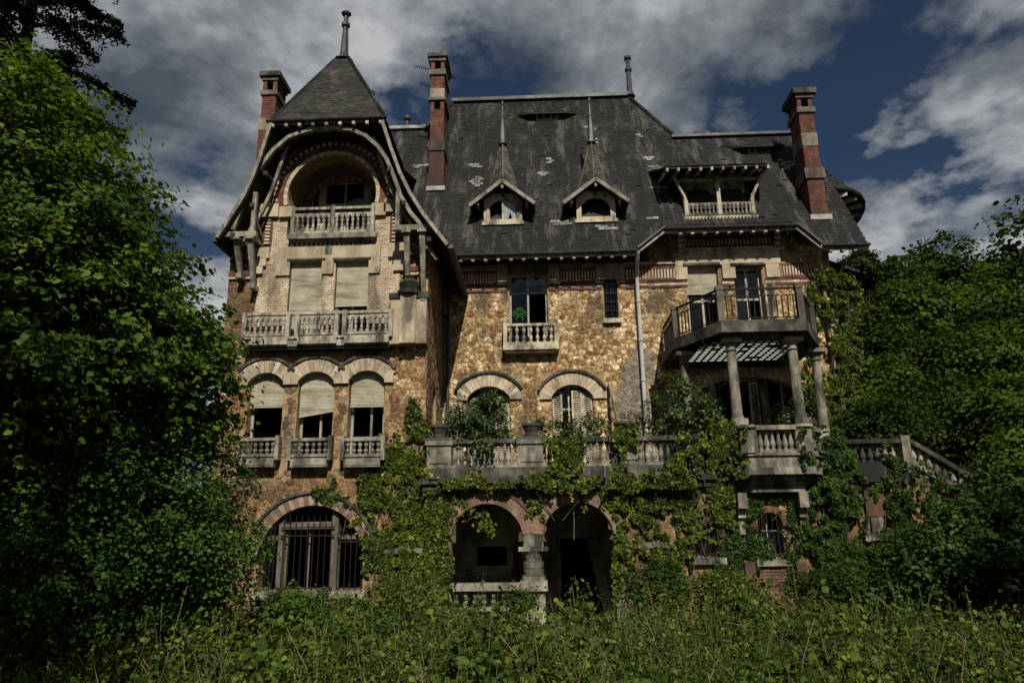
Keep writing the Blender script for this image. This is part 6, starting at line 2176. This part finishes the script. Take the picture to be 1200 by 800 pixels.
def ivy(name, label, patches, dens, size, m, surf, jitter=.1, stems=True, thr=-.03):
    """patches: outlines in the photograph; surf(px, py) gives the depth of the wall behind."""
    first = at(*patches[0][0], surf(*patches[0][0]))
    t = thing(name, label, 'ivy', (first.x, first.y, 0))
    C, N = [], []
    q = MB()
    for poly in patches:
        xs = [p[0] for p in poly]; ys = [p[1] for p in poly]
        ins = in_poly(poly)
        ar = (max(xs) - min(xs)) * (max(ys) - min(ys))
        for _ in range(int(ar * dens * 2.2)):
            x, y = R.uniform(min(xs) - 4, max(xs) + 4), R.uniform(min(ys) - 4, max(ys) + 4)
            if not ins(x + R.gauss(0, 3.5), y + R.gauss(0, 3.5)):
                continue
            Y = surf(x, y)
            p = at(x, y, Y)
            nv = .7 * noise.noise(p * 1.6) + .7 * noise.noise(p * 5.3)
            over = any(((x - a_) / c_) ** 2 + ((y - b_) / d_) ** 2 < 1 for a_, b_, c_, d_ in ((571, 642, 53, 66), (678, 642, 50, 64), (828, 640, 18, 30), (903, 632, 18, 36)))
            if over and y < 645 and R.random() < .72:
                continue
            if nv < thr + .05 + R.uniform(-.15, .15):
                continue
            p.y -= R.uniform(.02, .05) + jitter * .9 * max(0, nv + .2) * R.random()
            C.append(p)
            N.append((R.gauss(0, .8), -1, R.gauss(.35, .75)))
        for _ in range(max(2, int(ar / 700))):      # trailing ends that leave the mass
            for _t in range(40):
                x, y = R.uniform(min(xs), max(xs)), R.uniform(min(ys), max(ys))
                if ins(x, y):
                    break
            dx_, dy_ = R.gauss(0, 1.4), R.choice((-1, 1, 1)) * R.uniform(1, 2.6)
            tr_ = []
            for _k in range(R.randint(8, 20)):
                Y = surf(x, y)
                p = at(x, y, Y); tr_.append(at(x, y, Y - .02))
                for _j in range(2):
                    w_ = p + Vector((R.gauss(0, .035), -R.uniform(.02, .07), R.gauss(0, .035)))
                    C.append(w_); N.append((R.gauss(0, .6), -1, R.gauss(.4, .5)))
                x += dx_ + R.gauss(0, 1.2); y += dy_ + R.gauss(0, .8)
                if 528 < x < 613 and 600 < y < 690 or 637 < x < 720 and 598 < y < 716 or 340 < x < 450 and 440 < y < 545 or 303 < x < 425 and 592 < y < 690 or 885 < x < 940 and 500 < y < 556 or 502 < y < 546 and (529 < x < 640 or 682 < x < 720 or 747 < x < 785):
                    break
            if len(tr_) > 2:
                q.tube(tr_[::2] + [tr_[-1]], .009, 4)
        if stems:
            for _ in range(max(2, int(ar / 1800))):
                x, y = R.uniform(min(xs), max(xs)), max(ys)
                pts_ = []
                for s in range(7):
                    if ins(x, y) or not pts_:
                        pts_.append(at(x, y, surf(x, y) - .015))
                    x += R.gauss(0, 7); y -= (max(ys) - min(ys)) / 7
                if len(pts_) > 2:
                    q.tube(pts_, .012, 4)
    if q.f:
        o = q.build('stems', BARK, t, fix=False); o['kind'] = 'stuff'
    n = len(C)
    td = np.tile(np.array([0, 0, -1.0]), (n, 1))
    link('leaves', leaf_mesh('leaves', [tuple(c) for c in C], N, size * .64 * rng.uniform(.55, 1.4, n), m, wide=.48, tdir=td), t)
    return t


sT = lambda x, y: YT - .04
sP = lambda x, y: YP - .05


def sTer(x, y):                        # wall, then the jutting cornice, then the balustrade
    if 545 < y < 572:
        return YP - .26
    return YP - .16 if y <= 545 else YP - .06


def sBow(x, y):
    if y < 560:
        f = YB - .06 if 872 < x < 942 else YB + min(1.1, .022 * (872 - x if x < 872 else x - 942))
        return min(f, YP - .1)
    return YP - .08


ivy('ivy', 'yellow green ivy climbing the right corner of the gable tower beside the porch', [
    [(452, 512), (470, 505), (480, 515), (484, 490), (500, 497), (499, 560), (515, 580), (528, 620), (530, 655), (528, 712), (470, 712), (432, 650), (425, 615), (440, 600), (425, 590), (422, 565), (440, 545)],
    [(368, 576), (382, 574), (412, 588), (428, 606), (420, 625), (408, 605), (390, 592)], [(445, 650), (528, 640), (528, 710), (465, 712), (446, 680)], [(484, 470), (492, 480), (488, 500), (478, 500)]], .85, .125, IVY, lambda x, y: YT - .04 if x < 499 else YP - .05, .12)
ivy('ivy', 'ivy garland draped along the terrace cornice over the two porch arches', [
    [(498, 580), (520, 570), (560, 563), (610, 565), (640, 556), (720, 566), (726, 580), (712, 586), (680, 574), (640, 576), (600, 573), (560, 572), (530, 592), (510, 610)],
    [(618, 570), (630, 575), (632, 592), (622, 600)], [(533, 605), (556, 594), (575, 598), (566, 606), (545, 612)], [(560, 600), (572, 606), (582, 625), (570, 626), (562, 615)]], 1.0, .12, IVY, sTer, .12)
ivy('ivy', 'ivy column hanging over the terrace balustrade in front of the shuttered arched door', [
    [(640, 518), (680, 510), (682, 530), (676, 560), (690, 572), (640, 574), (650, 545), (655, 530)], [(720, 505), (742, 502), (745, 545), (738, 575), (728, 575), (722, 530)]], 1.25, .12, IVY, lambda x, y: YP - .22 if y < 545 else YP - .3, .14)
ivy('ivy', 'thick ivy covering the wall between the right porch arch and the columned balcony', [
    [(718, 570), (760, 560), (790, 540), (800, 510), (835, 500), (870, 498), (874, 540), (866, 575), (862, 620), (845, 612), (815, 610), (808, 650), (780, 630), (745, 632), (742, 660), (724, 650), (722, 600)],
    [(740, 640), (775, 645), (810, 655), (800, 700), (745, 705), (730, 690)], [(720, 640), (730, 640), (735, 700), (722, 705)]], 1.05, .125, IVY, lambda x, y: sBow(x, y) if x > 828 else sTer(x, y), .2)
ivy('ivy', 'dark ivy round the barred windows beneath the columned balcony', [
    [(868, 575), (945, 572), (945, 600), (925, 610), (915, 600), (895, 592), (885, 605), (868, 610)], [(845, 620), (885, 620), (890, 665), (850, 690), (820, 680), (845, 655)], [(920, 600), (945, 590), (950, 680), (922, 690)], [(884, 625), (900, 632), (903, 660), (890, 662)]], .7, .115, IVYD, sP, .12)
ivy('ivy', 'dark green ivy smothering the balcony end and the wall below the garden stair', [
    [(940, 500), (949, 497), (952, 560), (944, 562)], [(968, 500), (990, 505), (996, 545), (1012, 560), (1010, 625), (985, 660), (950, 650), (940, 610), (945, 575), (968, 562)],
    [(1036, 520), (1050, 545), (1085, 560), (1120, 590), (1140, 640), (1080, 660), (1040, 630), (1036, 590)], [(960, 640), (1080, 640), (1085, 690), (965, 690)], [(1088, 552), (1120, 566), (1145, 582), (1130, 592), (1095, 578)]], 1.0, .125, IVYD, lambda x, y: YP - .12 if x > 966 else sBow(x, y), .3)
ivy('ivy', 'ivy climbing the right corner of the house up to the eave behind the balcony', [
    [(946, 335), (960, 340), (958, 420), (948, 400)], [(968, 322), (985, 318), (1006, 345), (1006, 400), (1000, 500), (966, 500), (968, 440), (980, 400), (975, 350)], [(940, 420), (966, 430), (968, 500), (945, 500)], [(950, 325), (975, 320), (985, 345), (970, 380), (955, 370)]], 1.5, .13, IVY, lambda x, y: YM - .22, .2)

# shrubs on the terrace
plant('terrace_bush', 'leafy bush growing on the terrace in front of the left arched door', 'bush', (X(560, 510, YP + .9), YP + .9, ZT),
      [ball(562, 492, YP + .8, 34, 26), ball(545, 500, YP + .7, 24, 24), ball(585, 500, YP + .8, 18, 22), ball(560, 520, YP + .1, 26, 10), ball(570, 470, YP + .8, 20, 14)], 130, 40, .2, .075, SHRUB, .03, 12, flat=.6, shell=(.2, 1.05))
plant('terrace_shrub', 'wispy pale leaved shrub on the terrace between the downpipe and the columns', 'bush', (X(800, 510, YP + .6), YP + .6, ZT),
      [ball(805, 480, YP + .5, 32, 38), ball(775, 490, YP + .6, 24, 30), ball(828, 490, YP + .2, 20, 28), ball(795, 450, YP + .6, 18, 16)], 130, 36, .2, .07, SHRUB, .02, 22, flat=.7, shell=(.2, 1.1))
plant('terrace_sapling', 'low spindly shrub on the terrace under the half-shuttered arched door', 'bush', (X(690, 510, YP + 1.2), YP + 1.2, ZT),
      [ball(640, 498, YP + 1.2, 14, 20), ball(665, 500, YP + 1.1, 14, 20), ball(695, 498, YP + 1.2, 20, 16), ball(745, 495, YP + 1.3, 10, 14)], 60, 26, .17, .07, SHRUB, .012, 10, flat=.8, shell=(.1, 1.1))
plant('balcony_shrub', 'shrub behind the balcony columns at the right end of the terrace', 'bush', (X(955, 500, 18.8), 18.8, ZT),
      [ball(945, 480, 18.8, 18, 26), ball(915, 482, 18.8, 14, 22)], 50, 30, .2, .07, SHRUB, .012, 10, flat=.7, shell=(.1, 1.1))

plant('stair_shrub', 'dark shrub standing behind the level part of the garden stair balustrade', 'bush', (X(1025, 520, 19.5), 19.5, ground_z(X(1025, 520, 19.5), 19.5)),
      [ball(1025, 500, 19.5, 42, 36), ball(1060, 490, 19.5, 34, 36), ball(1000, 510, 19.5, 26, 26)], 200, 46, .28, .09, WOOD, .04, 14, flat=.6, shell=(.3, 1.05))

# ---- trees on the wooded slope to the right
spec = [  # px, py of the crown centre, depth, radius px, radius px vertical, material, label
    (1010, 318, 34, 26, 24, WOOD, 'small dark tree just right of the house eave'),
    (1042, 345, 38, 34, 46, WOOD, 'rounded tree on the slope next to the ivy-clad house corner'),
    (1110, 322, 42, 48, 52, WOOD, 'tallest rounded tree standing against the sky on the wooded slope'),
    (1075, 360, 36, 44, 44, WOOD2, 'pale green tree below the tallest tree of the slope'),
    (1172, 330, 46, 40, 30, WOOD, 'dark spreading tree on the skyline near the right edge'),
    (1160, 360, 38, 58, 48, WOOD2, 'broad light green tree below the skyline at the right edge'),
    (1225, 345, 40, 50, 60, WOOD, 'dark tree cut by the right edge of the view'),
    (1022, 400, 30, 40, 44, WOOD, 'dark tree directly behind the ivy-clad house corner'),
    (1090, 425, 31, 52, 46, WOOD, 'dark shaded tree in the middle of the wooded slope'),
    (1165, 425, 30, 58, 48, WOOD2, 'light green bushy tree halfway down the slope near the right edge'),
    (1168, 388, 34, 44, 34, WOOD, 'dark tree in the hollow between the two broad light trees at the right edge'),
    (1035, 455, 26, 42, 38, WOOD2, 'low leafy tree behind the terrace end and garden stair'),
    (1110, 485, 25, 56, 42, WOOD, 'dark leafy tree rising behind the sloping stair balustrade'),
    (1225, 400, 33, 55, 55, WOOD, 'shadowed tree half cut off by the right edge of the view'),
    (1190, 490, 23, 60, 60, WOOD2, 'bright leafy thicket tree at the right edge above the stair'),
]
for i, (px, py, Y, rx, ry, m, lab) in enumerate(spec):
    e0 = ball(px, py, Y, rx, ry)
    es = [e0]
    for k in range(4):
        es.append(ball(px + R.uniform(-.6, .6) * rx, py + R.uniform(-.2, .75) * ry, Y + R.uniform(-1, 1), rx * R.uniform(.5, .75), ry * R.uniform(.45, .7)))
    bx, by = e0[0][0], e0[0][1]
    r0 = e0[1][0]
    sz = .0058 * Y + .03
    plant('hillside_tree', lab, 'tree', (bx, by, ground_z(bx, by)), es, 170, 50, r0 * .27, sz * .85, m, .13, 12, 'trees on the wooded slope', flat=.55, shell=(.45, 1.05))
# foreground bushes at the right
plant('laurel_bush', 'dark dense bush in the shade below the garden stair at the right', 'bush', (9.2, 14.2, ground_z(9.2, 14.2)),
      [ball(1150, 640, 14.3, 75, 62), ball(1080, 660, 14.3, 50, 44), ball(1215, 600, 14.3, 60, 70), ball(1030, 690, 14.5, 40, 24)], 620, 44, .26, .085, IVYD, .05, 16, flat=.5)
plant('hazel_bush', 'loose green bush beside the garden stair at the right edge', 'bush', (11.2, 16.2, ground_z(11.2, 16.2)),
      [ball(1195, 555, 16.4, 42, 48), ball(1150, 612, 16.0, 30, 24), ball(1218, 505, 16.8, 40, 50)], 300, 40, .3, .1, WOOD2, .05, 14, flat=.5)
# two unseen trees added beside and behind the viewer to shade the near corners
plant('unseen_shade_tree_left', 'unseen tree added behind the viewer on the left for its shade', 'tree', (-6.2, -1.5, ground_z(-6.2, -1.5)),
      [((-6.2, -1.0, 9), (3.4, 3.2, 4.2)), ((-9, -.5, 8), (2.8, 2.6, 3.2)), ((-5.2, -1.5, 7.5), (2.4, 2.4, 2.6))], 600, 30, .6, .2, WOOD, .3, 30)
plant('unseen_shade_tree_right', 'unseen tree added beside the viewer on the right for its shade', 'tree', (12.5, 0, ground_z(12.5, 0)),
      [((12.2, .2, 10.5), (3.2, 3.2, 4.2)), ((14, 1, 8.5), (3, 2.6, 3.4))], 520, 30, .6, .2, WOOD, .3, 30)
# deeper mass of wood behind, left and right, too far in to tell its trees apart
C_, N_, S_ = [], [], []
for _ in range(26):
    x, y = R.uniform(14, 44), R.uniform(36, 62)
    z = ground_z(x, y)
    e = [((x, y, z + 3.2), (2.6, 2.6, 3.2))]
    c, nn_, s, p = clump_points(e, 60, 26, .9, .5, (.6, 1), .34)
    C_.append(c); N_.append(nn_); S_.append(s)
for _ in range(70):
    x, y = R.uniform(13, 42), R.uniform(12, 40)
    if x < .68 * y + 3:
        continue
    z = ground_z(x, y)
    e = [((x, y, z + 1.2), (2.2, 2.2, R.uniform(1.2, 2.6)))]
    c, nn_, s, p = clump_points(e, 40, 30, .6, .5, (.5, 1), .16)
    C_.append(c); N_.append(nn_); S_.append(s)
for x, y, h in ((-13, 19, 8), (-16, 22, 10), (-11.5, 16, 5), (-19, 26, 11), (-14, 13, 5), (-10.5, 21, 7), (-17, 17, 7)):
    e = [((x, y, h * .55), (2.6, 2.6, h * .5))]
    c, nn_, s, p = clump_points(e, 120, 30, .6, .5, (.5, 1), .2)
    C_.append(c); N_.append(nn_); S_.append(s)
o = link('far_woodland', leaf_mesh('far_woodland', np.concatenate(C_), np.concatenate(N_), np.concatenate(S_), WOOD))
o['kind'] = 'stuff'; o['label'] = 'deep green woodland behind the house on either side'; o['category'] = 'woodland'

for (px, py, Y, rx, ry, m, lab) in (
        (345, 712, 13.6, 46, 22, ELDER, 'low dark bramble bush beneath the arched tower window'),
        (455, 716, 14.4, 36, 18, WEED, 'low bramble bush at the foot of the ivy-clad tower corner'),
        (765, 690, 15.2, 34, 26, IVYD, 'dark bramble bush at the wall right of the open porch arch'),
        (850, 692, 14.8, 40, 20, WEED, 'pale bramble bush under the left barred window of the terrace wall'),
        (975, 690, 14.6, 48, 26, WOOD, 'leafy bramble bush below the ivy wall near the garden stair'),
        (610, 702, 15.6, 16, 12, WEED, 'small weed clump in front of the porch column')):
    b_ = ball(px, py, Y, rx, ry)
    plant('bramble_bush', lab, 'bush', (b_[0][0], Y, ground_z(b_[0][0], Y)), [b_], int(rx * 2.4), 40, .2, .06, m, .012, 6, 'bramble bushes along the foot of the house', flat=.7, shell=(.3, 1.1))

# ---- undergrowth in front of the house
C_, N_, S_ = [], [], []
GC, GN, GS = [], [], []
stm = MB()


def mound(x, y):
    return .58 + .55 * noise.noise(Vector((x * .5, y * .5, 3.3))) + .3 * noise.noise(Vector((x * 1.6, y * 1.6, 1)))


cnt = 0
while cnt < 5600:
    y = 4.4 + 12.2 * R.random() ** 1.1
    x = R.uniform(-.80, .78) * (y + 1.2)
    if y > 16.5 or (aL[1] - .3 < x < aR[1] and y > 16.1):
        continue
    cnt += 1
    g = ground_z(x, y)
    h = max(.15, mound(x, y)) * R.uniform(.6, 1.25)
    if noise.noise(Vector((x * .35, y * .35, 11))) > .22 and 8 < y < 14 and abs(x - .9) > 1.6:
        h *= 1.4
    if y > 14.2:
        h = min(h, .6)
        if x > 2.6:
            h = h * 1.5 + .15
        if x < -2.6:
            h = h * 1.25
    if 13.5 < y and aR[0] - .5 < x < aR[1] + .1:
        h *= .4
    if y < 7.5:
        h = min(h, .33 + (y - 4.4) * .15)
    sp_ = noise.noise(Vector((x * .8 + 9, y * .8, 7))) + R.gauss(0, .18)
    if sp_ < -.12:       # fine-leaved bedstraw and nettles
        n_, rad_, sz = R.randint(22, 32), R.uniform(.08, .2), R.uniform(.032, .05)
    elif sp_ < .24:      # bramble
        n_, rad_, sz = R.randint(14, 22), R.uniform(.14, .28), R.uniform(.05, .075)
    else:                # dock and burdock
        n_, rad_, sz = R.randint(8, 12), R.uniform(.14, .26), R.uniform(.085, .125)
    if y < 7.5:
        sz *= .75; n_ = int(n_ * 1.3)
    lean = Vector((R.gauss(0, .16), R.gauss(0, .16), 0))
    for k in range(n_):
        t = (.25 + .75 * (k + R.random()) / n_)
        a = R.uniform(0, 2 * PI)
        rr_ = rad_ * R.uniform(.1, 1.1) * (1.25 - t * .8)
        C_.append((x + lean.x * t + math.cos(a) * rr_, y + lean.y * t + math.sin(a) * rr_, g + h * t))
        N_.append((math.cos(a) * .6 + R.gauss(0, .45), math.sin(a) * .6 + R.gauss(0, .45) - .15, .8))
        S_.append(sz * R.uniform(.6, 1.4))
    if R.random() < .35:
        stm.tube([(x, y, g), (x + lean.x, y + lean.y, g + h)], .005, 3)
dry = MB()
for _ in range(170):
    y = R.uniform(5, 15.5); x = R.uniform(-.75, .75) * (y + 1.2)
    g = ground_z(x, y); h = R.uniform(.5, 1.15) * (.55 if y < 7.5 else .85)
    p0 = Vector((x, y, g)); ln = Vector((R.gauss(0, .22), R.gauss(0, .22), 0))
    tip = p0 + ln + Vector((0, 0, h))
    dry.tube([p0, p0.lerp(tip, .6) + ln * -.12, tip], [.006, .005, .003], 3)
    if R.random() < .6:
        for _ in range(R.randint(4, 9)):
            t = R.uniform(.55, .95)
            b_ = p0.lerp(tip, t)
            dry.tube([b_, b_ + Vector((R.gauss(0, .07), R.gauss(0, .07), R.uniform(.02, .12)))], .003, 3)
o = dry.build('dry_stems', mat('straw', [(.12, .09, .045), (.2, .16, .085)], 5, bump=0), fix=False); o['kind'] = 'stuff'
for _ in range(5200):
    y = 4.6 + 11 * R.random(); x = R.uniform(-.8, .78) * (y + 1.2)
    g = ground_z(x, y); h = R.uniform(.3, .9) * (.6 if y < 7 else 1)
    a = R.uniform(0, 2 * PI)
    GC.append((x, y, g + h * .5)); GN.append((math.cos(a), math.sin(a), .25)); GS.append(h)
o = link('undergrowth', leaf_mesh('undergrowth', C_, N_, S_, WEED, wide=.42)); o['kind'] = 'stuff'
o['label'] = 'tangled weeds and brambles covering the overgrown garden'; o['category'] = 'undergrowth'
o = link('long_grass', leaf_mesh('long_grass', GC, GN, GS, GRASS, wide=.008, droop=0, tdir=np.tile(np.array([0, 0, 1.4]), (len(GC), 1)))); o['kind'] = 'stuff'
o['label'] = 'long grass blades among the garden weeds'; o['category'] = 'grass'
o = stm.build('weed_stems', STEMM, fix=False); o['kind'] = 'stuff'
